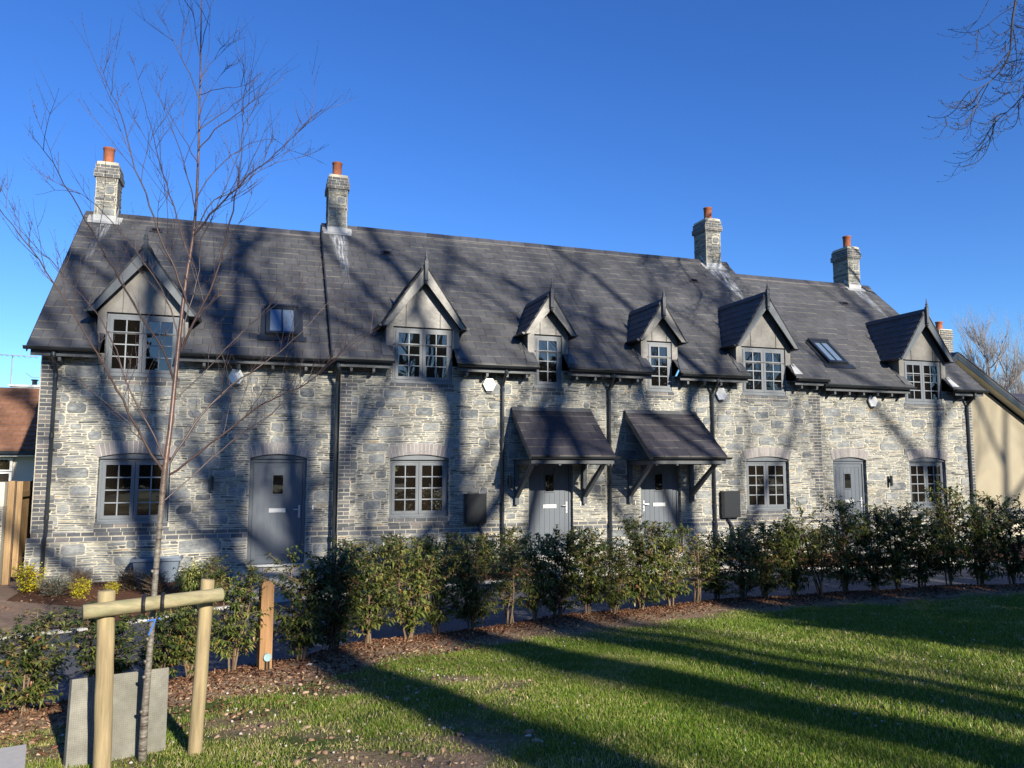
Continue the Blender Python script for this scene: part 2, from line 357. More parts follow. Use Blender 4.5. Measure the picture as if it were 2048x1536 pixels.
def reveal(mb, F, h, depth, seed, mat=2):               # masonry jambs of an opening, rough slate edges
    u0, u1, v0, v1 = h; rg = random.Random(seed)
    for u, s in ((u0, 1), (u1, -1)):
        mb.add([F(u,v0,0),F(u,v1,0),F(u,v1,-depth),F(u,v0,-depth)], [(0,1,2,3)], mat, .5)
        v = v0
        while v < v1-.02:
            hh = min(rg.uniform(.03,.07), v1-v); k = rg.uniform(.004,.012)*s
            mb.add([F(u,v+.004,.004),F(u,v+hh-.004,.004),F(u,v+hh-.004,-depth),F(u,v+.004,-depth),F(u+k,v+.007,.003),F(u+k,v+hh-.007,.003),F(u+k,v+hh-.007,-depth),F(u+k,v+.007,-depth)],
                   [(4,5,6,7),(0,1,5,4),(1,2,6,5),(3,0,4,7)], 0, rg.uniform(.1,.9))
            v += hh
    mb.add([F(u0,v1,0),F(u1,v1,0),F(u1,v1,-depth),F(u0,v1,-depth)], [(0,1,2,3)], mat, .5)
    mb.add([F(u0,v0,0),F(u1,v0,0),F(u1,v0,-depth),F(u0,v0,-depth)], [(0,1,2,3)], mat, .5)
MW = None

# ------------------------------------------------------------------ slating
def clip_poly(poly, hp):                                 # hp: list of (a,b,c) keeping a*u+b*v<=c
    for a, b, c in hp:
        out = []
        for i in range(len(poly)):
            p, q = poly[i], poly[(i+1) % len(poly)]; dp = a*p[0]+b*p[1]-c; dq = a*q[0]+b*q[1]-c
            if dp <= 0: out.append(p)
            if dp*dq < 0: t = dp/(dp-dq); out.append((p[0]+(q[0]-p[0])*t, p[1]+(q[1]-p[1])*t))
        poly = out
        if len(poly) < 3: return []
    return poly
def slates(mb, F, u0, u1, v0, v1, seed, gauge=.262, wid=.335, hp=(), holes=(), mat=0, lift=.018, tmin=0, tmax=1):
    rg = random.Random(seed); v = v0; k = 0
    while v < v1-.02:
        vt = min(v+gauge, v1); x = u0-(wid/2 if k % 2 else 0)-.01
        while x < u1:
            a, b = max(x+.0034, u0), min(x+wid-.0034, u1)
            segs = [(a, b)]
            for h in holes:
                if v < h[3]-.05 and vt > h[2]:
                    ns = []
                    for p, q in segs:
                        if q <= h[0] or p >= h[1]: ns.append((p, q)); continue
                        if p < h[0]: ns.append((p, h[0]))
                        if q > h[1]: ns.append((h[1], q))
                    segs = ns
            dz = rg.uniform(-.003, .003); tn = tmin+(tmax-tmin)*min(1, max(0, rg.gauss(.5, .27))); sk = rg.uniform(-.0035, .0035)
            for p, q in segs:
                if q-p < .012: continue
                poly = clip_poly([(p, v+dz+sk), (q, v+dz-sk), (q, vt+.004), (p, vt+.004)], hp)
                if len(poly) < 3: continue
                hgt = [F(pu, pv, .004+lift*max(0, (vt-pv)/gauge)+.0015*rg.random()) for pu, pv in poly]
                low = [F(pu, pv, -.012) for pu, pv in poly]; n = len(poly)
                mb.add(hgt+low, [tuple(range(n))]+[(i, n+i, n+(i+1)%n, (i+1)%n) for i in range(n)], mat, tn*.88)
                for i in range(n): mb.t[-n+i] = rg.uniform(.9, 1) if poly[i][1] < v+.03 and poly[(i+1)%n][1] < v+.03 else 0  # lower edges paler: weathering plus caught sunlight painted into the tone
            x += wid
        v += gauge; k += 1

# ------------------------------------------------------------------ joinery
def casement(mb, F, u0, u1, v0, v1, cols, rows=4, leaves=2, glass_tone=.3, rg=rnd):
    """frame and leaves (mat 0), glazing bars (mat 1), panes (mat 2); F plane is the outer face of the frame"""
    def fbox(a, b, c, d, n0, n1, mat, tone=.5):
        mb.add([F(a,c,n0),F(b,c,n0),F(b,d,n0),F(a,d,n0),F(a,c,n1),F(b,c,n1),F(b,d,n1),F(a,d,n1)],
               [(4,5,6,7),(0,1,5,4),(1,2,6,5),(2,3,7,6),(3,0,4,7),(0,3,2,1)], mat, tone)
    ft = .045
    fbox(u0, u0+ft, v0, v1, -.06, 0, 0); fbox(u1-ft, u1, v0, v1, -.06, 0, 0)
    fbox(u0+ft, u1-ft, v1-ft, v1, -.06, -.001, 0); fbox(u0+ft, u1-ft, v0, v0+ft, -.06, -.001, 0)
    L = (u1-u0-2*ft)/leaves
    for k in range(leaves):
        a = u0+ft+k*L+.004; b = a+L-.008; c = v0+ft+.004; d = v1-ft-.004; s = .062
        fbox(a, a+s, c, d, -.05, .012, 0); fbox(b-s, b, c, d, -.05, .012, 0)
        fbox(a+s, b-s, d-s, d, -.05, .011, 0); fbox(a+s, b-s, c, c+s, -.05, .011, 0)
        ga, gb, gc, gd = a+s, b-s, c+s, d-s; bw = .011
        nc = cols
        for i in range(nc):
            for j in range(rows):
                x0 = ga+(gb-ga)*i/nc; x1 = ga+(gb-ga)*(i+1)/nc; z0 = gc+(gd-gc)*j/rows; z1 = gc+(gd-gc)*(j+1)/rows
                t = rg.uniform(-.0004, .0004); t2 = rg.uniform(-.0004, .0004)
                mb.add([F(x0,z0,-.012+t+t2),F(x1,z0,-.012-t+t2),F(x1,z1,-.012-t-t2),F(x0,z1,-.012+t-t2)], [(0,1,2,3)], 2, glass_tone*rg.uniform(.6,1.4))
        for i in range(1, nc):
            x = ga+(gb-ga)*i/nc; fbox(x-bw, x+bw, gc, gd, -.03, .004, 1)
        for j in range(1, rows):
            z = gc+(gd-gc)*j/rows; fbox(ga, gb, z-bw, z+bw, -.03, .0035, 1)
WM = lambda: [M['frame'], M['bead'], M['glass']]
def YF(y): return Face((0, y, 0), (1, 0, 0), (0, 0, 1), (0, -1, 0))   # facade plane, u=X, v=Z, proud towards the viewer

def ground_window(parent, uc, w, v0, v1, yf, arc, glass_tone=.4):
    yw = yf+.085; F = YF(yw); mb = MB(); casement(mb, F, uc-w/2+.012, uc+w/2-.012, v0+.03, v1, 2, 4, 2, glass_tone)
    win = mb.build('window', WM(), parent)
    s = MB(); s.box(uc-w/2+.003, uc+w/2-.003, yf-.035, yw+.01, v0-.004, v0+.03, 0); s.build('sill', [M['frame']], win)
    h = MB(); pts = [(uc-w/2+.004+(w-.008)*i/14) for i in range(15)]
    top = [(u, yf+.03, arc(u)-.002) for u in pts]; h.prism([(uc-w/2+.004, yf+.03, v1+.004), (uc+w/2-.004, yf+.03, v1+.004)]+top[::-1], (0, .06, 0), 0); h.build('arch_panel', [M['frame']], win)
    return win
def door(parent, uc, w, zt, yf, arc, hinge=1, glass_w=.19):
    yd = yf+.11; F = YF(yd); x0, x1 = uc-w/2+.004, uc+w/2-.004
    fr = MB(); ft = .065
    for a, b in ((x0, x0+ft), (x1-ft, x1)): fr.box(a, b, yd-.03, yd+.06, 0.02, zt)
    fr.box(x0+ft, x1-ft, yd-.031, yd+.06, zt-ft, zt); fr.box(x0+.001, x1-.001, yd-.06, yd+.07, -.03, .02, 1)
    pts = [(x0+(x1-x0)*i/14) for i in range(15)]
    fr.prism([(x0, yf+.04, zt+.003), (x1, yf+.04, zt+.003)]+[(u, yf+.04, arc(u)-.002) for u in pts][::-1], (0, .08, 0), 0)
    d = MB(); a, b, c, e = x0+ft+.004, x1-ft-.004, .03, zt-ft-.004
    d.box(a, b, yd, yd+.04, c, e); st = .085
    d.box(a+.002, a+st, yd-.008, yd, c, e-.002); d.box(b-st, b-.002, yd-.008, yd, c, e-.002); d.box(a+st, b-st, yd-.0082, yd, e-st, e-.002); d.box(a+st, b-st, yd-.0078, yd, c+.001, c+.16)
    n = 6; pw = (b-a-2*st-.012)/n
    gx0, gx1, gz0, gz1 = uc-glass_w/2, uc+glass_w/2, 1.365, 1.725
    for i in range(n):
        p = a+st+.006+i*pw+.003; q = p+pw-.006
        if q > gx0-.02 and p < gx1+.02:
            d.box(p, q, yd-.006, yd, c+.163, gz0-.03); d.box(p, q, yd-.006, yd, gz1+.03, e-st-.003)
        else: d.box(p, q, yd-.006, yd, c+.163, e-st-.003)
    leaf = d.build('door', [M['door']], parent)
    fr.build('door_frame', [M['door'], M['steel']], leaf)
    g = MB(); t = .022
    g.box(gx0-t, gx0, yd-.018, yd, gz0-t, gz1+t); g.box(gx1, gx1+t, yd-.018, yd, gz0-t, gz1+t); g.box(gx0, gx1, yd-.0175, yd, gz1, gz1+t); g.box(gx0, gx1, yd-.0175, yd, gz0-t, gz0)
    g.quad((gx0, yd-.010, gz0), (gx1, yd-.010, gz0), (gx1, yd-.010, gz1), (gx0, yd-.010, gz1), 1, .2); g.build('door_window', [M['door'], M['glass']], leaf)
    lb = MB(); lb.box(uc-.155, uc+.155, yd-.022, yd-.006, 1.005, 1.085); lb.box(uc-.125, uc+.125, yd-.030, yd-.0218, 1.02, 1.07); lb.build('letter_box', [M['steel']], leaf)
    hx = (b-.05) if hinge > 0 else (a+.05); k = MB(); k.box(hx-.018, hx+.018, yd-.022, yd-.0081, .90, 1.14)
    k.tube([(hx, yd-.02, 1.06), (hx, yd-.065, 1.06), (hx-.11*hinge, yd-.07, 1.06)], .0095, 8); k.lathe([(.011,-.01),(.011,.01)], (hx, yd-.028, .96), 10); k.build('door_handle', [M['steel']], leaf)
    return leaf
def downpipe(parent, x, yf, ztop, kick=.0, zk=.72, side=0, r=.034):
    mb = MB(); y = yf-.055; yl = y-.06
    pts = [(x, yf-.30, ztop), (x, yf-.30, ztop-.10), (x, y-.02, ztop-.30), (x, y, ztop-.36), (x, y, zk+.10), (x, y, zk), (x+side*.12, yl-.02, zk-.12), (x+side*.12, yl-.02, -.14)]
    mb.tube(pts, r, 12)
    for z in (ztop-.42, 2.45, 1.0): mb.tube([(x, y, z-.04), (x, y, z+.04)], r+.008, 12)
    for z in (2.2, 3.3, 1.1): mb.box(x-.05, x+.05, y+.01, yf+.0, z-.012, z+.012)
    mb.tube([(x, yf-.30, ztop-.09), (x, yf-.30, ztop+.01)], r+.012, 12)
    mb.tube([(x+side*.12, yl-.02, zk-.22), (x+side*.12, yl-.02, zk-.13)], r+.008, 12)
    return mb.build('downpipe', [M['dark']], parent)
def gutter(parent, x0, x1, y, z, r=.055):
    mb = MB(); n = 10; prof = [(-math.cos(math.pi*i/n)*r, -math.sin(math.pi*i/n)*r) for i in range(n+1)]
    outer = [(y+p[0], z+p[1]) for p in prof]; inner = [(y+p[0]*.9, z+p[1]*.9) for p in prof][::-1]
    mb.prism([(x0, a, b) for a, b in outer+inner], (x1-x0, 0, 0))
    for xx in (x0, x1-.004): mb.prism([(xx, a, b) for a, b in outer], (.004, 0, 0))
    mb.box(x0, x1, y-r-.006, y-r+.004, z-.006, z+.006)
    x = x0+.3
    while x < x1-.1:
        mb.prism([(x, y+p[0]*1.12, z+p[1]*1.12-.002) for p in prof], (.03, 0, 0)); x += .85
    return mb.build('gutter', [M['dark']], parent)
def fascia(parent, x0, x1, yf, zt, y=-.24, step=.55, phase=.2):
    mb = MB(); yb = yf+y
    mb.box(x0, x1, yb, yb+.022, zt-.11, zt, 0)
    mb.box(x0+.002, x1-.002, yb+.023, yf-.018, zt-.035, zt-.02, 1)
    x = x0+phase
    while x < x1-.03:
        mb.prism([(x-.025, yf-.017, zt-.036), (x-.025, yb+.03, zt-.036), (x-.025, yb+.03, zt-.19), (x-.025, yf-.017, zt-.21)], (.05, 0, 0), 0); x += step
    return mb.build('fascia', [M['fascia'], M['soffit']], parent)

class RoofPlane:
    def __init__(s, y0, z0, sl, yr): s.y0, s.z0, s.sl, s.yr = y0, z0, sl, yr; s.zr = z0+sl*(yr-y0); s.c = math.sqrt(1+sl*sl); s.L = (yr-y0)*s.c
    def z(s, y): return s.z0+s.sl*(y-s.y0)
    def y(s, z): return s.y0+(z-s.z0)/s.sl
    def v(s, y): return (y-s.y0)*s.c
    def face(s): return Face((0, s.y0, s.z0), (1, 0, 0), (0, 1/s.c, s.sl/s.c), (0, -s.sl/s.c, 1/s.c))
RA = RoofPlane(-.20, 4.03, .93, 3.70); RB = RoofPlane(-.35, 4.05, .93, 3.84); RC = RoofPlane(-.27, 3.93, .93, 3.63)

def main_roof(parent, rp, x0, x1, dormers, seed, verge_l=None, verge_r=None):
    F = rp.face(); mb = MB(); vh = rp.v(.12)
    holes = [(xc-w-.012, xc+w+.012, -1, rp.v(yf+.04)) for xc, w, yf in dormers]
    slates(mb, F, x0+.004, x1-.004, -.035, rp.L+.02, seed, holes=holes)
    plane_grid(mb, F, x0+.02, x1-.02, 0, rp.L, [(h[0]-.0, h[1]+.0, h[2], h[3]) for h in holes], 1, -.013)
    yb = 2*rp.yr-rp.y0; Fb = Face((0, yb, rp.z0), (1, 0, 0), (0, -1/rp.c, rp.sl/rp.c), (0, rp.sl/rp.c, 1/rp.c))
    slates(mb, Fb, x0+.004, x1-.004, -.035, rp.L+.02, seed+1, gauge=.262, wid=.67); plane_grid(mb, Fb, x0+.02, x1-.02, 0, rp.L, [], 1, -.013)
    for xx, on in ((x0, verge_l), (x1, verge_r)):          # verge boards
        if not on: continue
        t = .12; d = .02; xa = xx-(.018 if xx == x0 else 0)
        for s in (1, -1):
            ya = rp.y0 if s > 0 else yb
            P = [(xa, ya, rp.z0+.002), (xa, rp.yr, rp.zr+.002), (xa, rp.yr, rp.zr-t-.03), (xa, ya, rp.z0-t)]
            mb.prism(P, (.018, 0, 0), 2)
    ro = mb.build('roof', [M['slate'], M['black'], M['soffit']], parent)
    rg = random.Random(seed+5); r = MB(); x = x0
    while x < x1-.05:
        L = min(.45, x1-x); tn = rg.random(); a = .15; t = .02; zr = rp.zr+.045+rg.uniform(-.003, .003)
        P = [(x+.004, rp.yr-a, zr-a*.93), (x+.004, rp.yr-.02, zr), (x+.004, rp.yr+.02, zr), (x+.004, rp.yr+a, zr-a*.93), (x+.004, rp.yr+a, zr-a*.93-t), (x+.004, rp.yr, zr-t-.01), (x+.004, rp.yr-a, zr-a*.93-t)]
        r.prism(P, (L-.008, 0, 0), 0, tn); x += L
    r.box(x0+.01, x1-.01, rp.yr-.162, rp.yr+.162, rp.zr-.15, rp.zr-.115, 1)
    r.build('ridge', [M['ridge'], M['ridge_bed']], ro)
    return ro
def roof_vent(parent, rp, x, y):
    F = rp.face(); mb = MB(); v = rp.v(y)
    P = [F(x-.14, v-.09, .02), F(x+.14, v-.09, .02), F(x+.14, v+.09, .02), F(x-.14, v+.09, .02)]; n = F.N*.014
    mb.prism(P, tuple(n), 0); P = [F(x-.08, v-.05, .036), F(x+.08, v-.05, .036), F(x+.08, v+.03, .036), F(x-.08, v+.03, .036)]; mb.prism(P, tuple(F.N*.02), 1)
    return mb.build('roof_vent', [M['slate_new'], M['black']], parent)
def skylight(parent, rp, x0, x1, y0, y1):
    F = rp.face(); a, b = rp.v(y0), rp.v(y1); mb = MB()
    def fb(u0, u1, v0, v1, n0, n1, mat=0): mb.prism([F(u0,v0,n0),F(u1,v0,n0),F(u1,v1,n0),F(u0,v1,n0)], tuple(F.N*(n1-n0)), mat, .1)
    t = .075
    fb(x0, x0+t, a, b, .02, .10); fb(x1-t, x1, a, b, .02, .10); fb(x0+t, x1-t, b-t, b, .02, .099); fb(x0+t, x1-t, a, a+t, .02, .099)
    fb(x0-.02, x1+.02, b, b+.07, .02, .115); fb((x0+x1)/2-.014, (x0+x1)/2+.014, a+t, b-t, .05, .088)
    fb(x0-.16, x1+.16, a-.17, a-.001, .022, .034); fb(x0-.10, x0-.001, a, b, .022, .036); fb(x1+.001, x1+.10, a, b, .022, .036)
    mb.add([F(x0+t,a+t,.07),F(x1-t,a+t,.07),F(x1-t,b-t,.07),F(x0+t,b-t,.07)], [(0,1,2,3)], 1, .2)
    return mb.build('skylight', [M['dark'], M['roof_glass']], parent)

def dormer(parent, rp, xc, w, yf, zsill, zhead, zpk, foot, seed, rows=4, gt=.1):
    """w: half window width, foot: half width over the bargeboards"""
    root = MB(); zc = zhead+.02; cw = w+.15; s = (zpk-(zc))/foot
    yfr = yf-.02
    # cladding: jambs, gable, cheeks
    for sg in (-1, 1):
        xa, xb = sorted((xc+sg*(w+.004), xc+sg*cw)); zb = rp.z(yfr)+.02
        root.box(xa, xb, yfr, yfr+.10, zb-.03, zc, 0, .55)
    hh = (cw)*s; zg = zpk-.10
    root.prism([(xc-cw, yfr, zc), (xc+cw, yfr, zc), (xc+.02, yfr, zg-(.02)*s), (xc-.02, yfr, zg-.02*s)], (0, .08, 0), 0, .6)
    root.box(xc-w-.003, xc+w+.003, yfr+.015, yfr+.09, zhead+.0, zc-.0005, 2)
    for u in (-.36*w/.62, .36*w/.62):
        ztop = zpk-.12-abs(u)*s-.05; root.box(xc+u-.006, xc+u+.006, yfr-.012, yfr-.0005, zc, ztop, 3)
    for sg in (-1, 1):
        xe = xc+sg*cw; yb = rp.y(zc); P = [(xe, yfr+.101, rp.z(yfr+.10)-.02), (xe, yfr+.101, zc), (xe, yb, zc)]
        root.prism(P, (-sg*.03, 0, 0), 1, .15)
    d = root.build('dormer', [M['clad'], M['lead'], M['black'], M['fascia']], parent)
    # window
    wb = MB(); F = YF(yf+.012); casement(wb, F, xc-w+.004, xc+w-.004, zsill+.03, zhead, 2, rows, 2 if w > .5 else 1, gt, random.Random(seed))
    wb.box(xc-w-.02, xc+w+.02, yf-.035, yf+.03, zsill-.002, zsill+.03, 0)
    wb.build('dormer_window', WM(), d)
    # roof slopes
    ye = yf-.22; rf = MB(); cl = math.sqrt(1+s*s)
    for sg in (-1, 1):
        O = (xc+sg*foot, ye, zc+.01); Fd = Face(O, (0, 1, 0), (-sg/cl, 0, s/cl), (sg*s/cl, 0, 1/cl)); Lv = foot*cl
        # valley: rp.z(y)=z(v): z=zc+.01+v*s/cl ; y=ye+u -> u <= (rp.y(z)-ye)
        a = 1.0; k = (s/cl)/rp.sl; c0 = rp.y(zc+.01)-ye+.04
        hp = [(a, -k, c0)]
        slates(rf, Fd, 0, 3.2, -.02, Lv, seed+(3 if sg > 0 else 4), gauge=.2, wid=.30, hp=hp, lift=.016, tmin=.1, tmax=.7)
        pl = clip_poly([(0.01, 0), (3.2, 0), (3.2, Lv), (0.01, Lv)], hp)
        rf.add([Fd(p[0], p[1], -.013) for p in pl], [tuple(range(len(pl)))], 1, .5)
        rf.add([Fd(p[0], p[1], -.06) for p in pl], [tuple(range(len(pl)))], 1, .5)
    yb = rp.y(zpk)-.02; y = ye+.01; rg = random.Random(seed)
    while y < yb:
        L = min(.45, yb-y); a = .10; zr = zpk+.05
        rf.prism([(xc-a, y, zr-a*s*.8), (xc-.015, y, zr), (xc+.015, y, zr), (xc+a, y, zr-a*s*.8), (xc+a-.02, y, zr-a*s*.8-.02), (xc, y, zr-.04), (xc-a+.02, y, zr-a*s*.8-.02)], (0, L-.006, 0), 0, .3); y += L
    rf.build('dormer_roof', [M['slate'], M['black']], d)
    # barge boards
    for sg in (-1, 1):
        bb = MB(); bw = .20; dz = bw*cl
        P = [(xc, ye, zpk+.0), (xc+sg*foot, ye, zc+.0), (xc+sg*foot, ye, zc-.03), (xc+sg*(foot-.10), ye, zc-.03), (xc, ye, zpk-dz)]
        bb.prism(P, (0, .028, 0), 0, .5)
        bb.prism([(xc, ye-.012, zpk+.012), (xc+sg*(foot+.01), ye-.012, zc+.012-.01), (xc+sg*(foot+.01), ye-.012, zc-.03), (xc, ye-.012, zpk-.03)], (0, .0115, 0), 1)
        P2 = [(xc, ye+.03, zpk-.03), (xc+sg*(foot-.02), ye+.03, zc-.01), (xc+sg*(cw-.0), ye+.03, zc-.01), (xc, ye+.03, zpk-.03-(foot-cw)*s)]
        bb.add([P2[0], P2[1], (P2[1][0], yfr-.001, P2[1][2]), (xc, yfr-.001, zpk-.03)], [(0,1,2,3)], 1)
        bb.box(*sorted((xc+sg*foot-.0*sg, xc+sg*(cw+.001))), ye+.029, yfr+.3, zc-.028, zc-.012, 1)
        bb.build('barge_board', [M['clad'] if seed in (32, 33, 34) else M['bargep'], M['soffit']], d)  # some boards take the paler cladding: sun glare painted in as colour
        # little side gutter running back
        g = MB(); yend = rp.y(zc)-.05; xx = xc+sg*(foot+.045)
        prof = [(-math.cos(math.pi*i/8)*.048, -math.sin(math.pi*i/8)*.048) for i in range(9)]
        g.prism([(xx+p, ye+.02, zc-.0+q) for p, q in prof], (0, yend-ye, 0)); g.build('gutter', [M['dark']], d)
    # finial
    f = MB(); y = ye-.04
    f.box(xc-.034, xc+.034, y-.03, y+.045, zpk-.33, zpk+.08)
    f.lathe([(.0,-.43),(.026,-.415),(.036,-.39),(.026,-.36),(.045,-.345),(.045,-.33)], (xc, y, zpk), 10)
    f.lathe([(.047,.08),(.047,.10),(.026,.105),(.026,.14),(.036,.15),(.036,.165),(.02,.175),(.006,.31),(.001,.33)], (xc, y, zpk), 10)
    f.build('finial', [M['fascia']], d)
    # lead flashing at the foot of each cheek
    Fm = rp.face()
    for sg in (-1, 1):
        fl = MB()
        xa = xc+sg*cw; v0 = rp.v(yf-.30 if rp is not RA else yf-.33); v1 = rp.v(rp.y(zc)-.1)
        P = [Fm(xa-sg*.13, v0-.01, .026), Fm(xa+sg*.12, v0+.0, .026), Fm(xa+sg*.09, v0+.42, .026), Fm(xa, v0+.42, .026)]
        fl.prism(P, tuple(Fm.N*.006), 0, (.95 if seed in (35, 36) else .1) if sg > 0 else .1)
        P = [Fm(xa+.001*sg, v0+.3, .024), Fm(xa+sg*.05, v0+.3, .024), Fm(xa+sg*.05, v1, .024), Fm(xa+.001*sg, v1, .024)]; fl.prism(P, tuple(Fm.N*.012), 0, .1)
        fl.build('flashing', [M['lead']], d)
    return d
M['bargep'] = flat('grey_barge_paint', (.075,.085,.095), .4, .45, var=.2, nscale=4)

def chimney(parent, rp, x0, x1, y0, y1, ztop, seed):
    rg = random.Random(seed); mb = MB(); zb = rp.z(y0)-.3; cap = .375
    def faces(e):
        return [(Face((x0-e, y0-e, 0), (1,0,0), (0,0,1), (0,-1,0)), x1-x0+2*e), (Face((x1+e, y0-e, 0), (0,1,0), (0,0,1), (1,0,0)), y1-y0+2*e),
                (Face((x1+e, y1+e, 0), (-1,0,0), (0,0,1), (0,1,0)), x1-x0+2*e), (Face((x0-e, y1+e, 0), (0,-1,0), (0,0,1), (-1,0,0)), y1-y0+2*e)]
    mb.box(x0, x1, y0, y1, zb, ztop-.01, 2)
    for i, (F, L) in enumerate(faces(0)):
        zm = ztop-cap-.55
        stones(mb, F, .004, L-.004, zb+.2, zm, [], seed*10+i, .06, .007, .022, .042)
        courses(mb, F, 0.0, L-.001, zm, 1, rg, .008, .013, .2)
        stones(mb, F, .004, L-.004, zm+.075, ztop-cap-.075, [(L*.45, L*.9, zm+.16, zm+.36)] if i == 0 else [], seed*10+i+5, .0, .008, .022, .045)
        if i == 0: stone(mb, F, L*.47, L*.88, zm+.17, zm+.35, rg, True)
        courses(mb, F, 0.0, L-.001, ztop-cap-.075, 1, rg, .008, .013, .2)
    for k, e in ((0, .045), (1, .045), (2, .022), (3, .022)):
        z = ztop-cap+.075*k+.0; mb.box(x0-e, x1+e, y0-e, y1+e, z, z+.075, 2)
        for F, L in faces(e): courses(mb, F, 0.0, L-.001, z, 1, rg, .001, .006, .2, off=k)
    mb.box(x0+.04, x1-.04, y0+.04, y1-.04, ztop-.08, ztop+.012, 2)
    c = mb.build('chimney', [M['stone'], M['brick'], M['mortar'], M['arch']], parent)
    p = MB(); pc = ((x0+x1)/2-.02, (y0+y1)/2-.1, ztop)
    p.lathe([(.122,-.0),(.122,.05),(.112,.06),(.118,.33),(.130,.34),(.130,.375),(.118,.38),(.108,.38),(.10,.10)], pc, 20, 0); p.build('chimney_pot', [M['terracotta']], c, True)
    f = MB(); Fm = rp.face(); vy = rp.v(y0)
    zf = rp.z(y0)
    f.box(x0-.012, x1+.012, y0-.018, y0-.0125, zf-.02, zf+.16, 0, .9)
    f.prism([Fm(x0-.11, vy-.12, .028), Fm(x1+.11, vy-.12, .028), Fm(x1+.11, vy+.02, .028), Fm(x0-.11, vy+.02, .028)], tuple(Fm.N*.006), 0, .8)
    for sg, xe in ((-1, x0), (1, x1)):
        xa = xe+sg*.0125; n = 4; yy = y0
        for i in range(n):
            ya = y0+(rp.yr-y0)*i/n; yc = y0+(rp.yr-y0)*(i+1)/n
            f.prism([(xa, ya, rp.z(ya)), (xa, yc, rp.z(yc)), (xa, yc, rp.z(ya)+.22), (xa, ya, rp.z(ya)+.22)], (sg*.005, 0, 0), 0, .8)
        f.prism([Fm(xe, vy, .028), Fm(xe+sg*.13, vy, .028), Fm(xe+sg*.13, rp.L, .028), Fm(xe, rp.L, .028)], tuple(Fm.N*.006), 0, .8)
    f.build('flashing', [M['lead']], c)
    return c

def canopy(parent, x0, x1, xb0, xb1, seed):
    y0, z0, y1, z1 = -1.25, 2.13, -.015, 3.14; sl = (z1-z0)/(y1-y0); c = math.sqrt(1+sl*sl)
    F = Face((0, y0, z0), (1,0,0), (0, 1/c, sl/c), (0, -sl/c, 1/c)); L = (y1-y0)*c; mb = MB()
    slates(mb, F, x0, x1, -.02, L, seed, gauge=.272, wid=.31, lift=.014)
    mb.prism([F(x0+.02, 0, -.05), F(x1-.02, 0, -.05), F(x1-.02, L, -.05), F(x0+.02, L, -.05)], tuple(F.N*.037), 1)
    for xx in (x0+.005, x1-.03): mb.prism([F(xx, -.01, -.11), F(xx, L, -.11), F(xx, L, -.012), F(xx, -.01, -.012)], (.025, 0, 0), 2)
    mb.box(x0+.02, x1-.02, y0+.01, y0+.035, z0-.17, z0-.055, 2)
    for xx in (x0+.12, (x0*2+x1)/3, (x0+2*x1)/3, x1-.16): mb.box(xx, xx+.05, y0+.036, y0+.12, z0-.20, z0-.10, 2)
    mb.box(x0+.03, x1-.03, y0+.04, -.02, z0-.10, z0-.085, 3)
    mb.prism([F(x0, L-.12, .02), F(x1, L-.12, .02), F(x1, L, .03), F(x0, L, .03)], tuple(F.N*.012), 4, 0)
    cn = mb.build('canopy', [M['slate_new'], M['black'], M['fascia'], M['soffit'], M['lead']], parent)
    gutter_c = MB(); n = 8; r = .045; prof = [(-math.cos(math.pi*i/n)*r, -math.sin(math.pi*i/n)*r) for i in range(n+1)]
    gutter_c.prism([(x0-.02, y0-.045+p, z0-.03+q) for p, q in prof], (x1-x0+.10, 0, 0))
    gutter_c.box(x0-.02, x1+.08, y0-.045-r-.005, y0-.045-r+.003, z0-.036, z0-.024)
    gutter_c.build('gutter', [M['dark']], cn)
    for xb in (xb0, xb1):
        b = MB(); w = .085
        b.box(xb-w/2, xb+w/2, -.105, -.014, 1.10, z0-.10, 0)
        b.box(xb-w/2+.002, xb+w/2-.002, y0+.05, -.106, z0-.19, z0-.101, 0)
        b.prism([(xb-w/2+.004, -.106, 1.38), (xb-w/2+.004, -.106, 1.24), (xb-w/2+.004, y0+.16, z0-.191), (xb-w/2+.004, y0+.28, z0-.191)], (w-.008, 0, 0), 0)
        b.build('bracket', [M['bracket']], cn)
    return cn
M['bracket'] = flat('dark_timber_paint', (.055,.065,.075), .5, .4, var=.15)

def alarm(parent, x, z, yf):
    mb = MB(); r = .16
    hexa = lambda rr, y, k=6: [(x+rr*math.sin(math.pi*2*i/k+math.pi/2)*.92, y, z+rr*math.cos(math.pi*2*i/k+math.pi/2)*1.05) for i in range(k)]
    def loft(a, b, mat): n = len(a); mb.add(a+b, [tuple(range(n, 2*n))]+[(i, (i+1)%n, n+(i+1)%n, n+i) for i in range(n)], mat)
    loft(hexa(r*1.0, yf-.012), hexa(r*1.0, yf-.045), 1); loft(hexa(r*1.0, yf-.045), hexa(r*.93, yf-.075), 0)
    mb.prism([(x-.05, yf-.04, z-.19), (x+.05, yf-.04, z-.19), (x+.07, yf-.04, z-.12), (x-.07, yf-.04, z-.12)], (0, .03, 0), 1)
    return mb.build('alarm_box', [M['white'], M['dark']], parent)
def wall_lamp(parent, x, z, yf):
    mb = MB(); mb.box(x-.03, x+.03, yf-.03, yf-.012, z-.05, z+.05); mb.tube([(x, yf-.085, z-.13), (x, yf-.085, z+.13)], .036, 14); mb.box(x-.012, x+.012, yf-.06, yf-.03, z-.012, z+.012)
    return mb.build('wall_lamp', [M['dark']], parent)
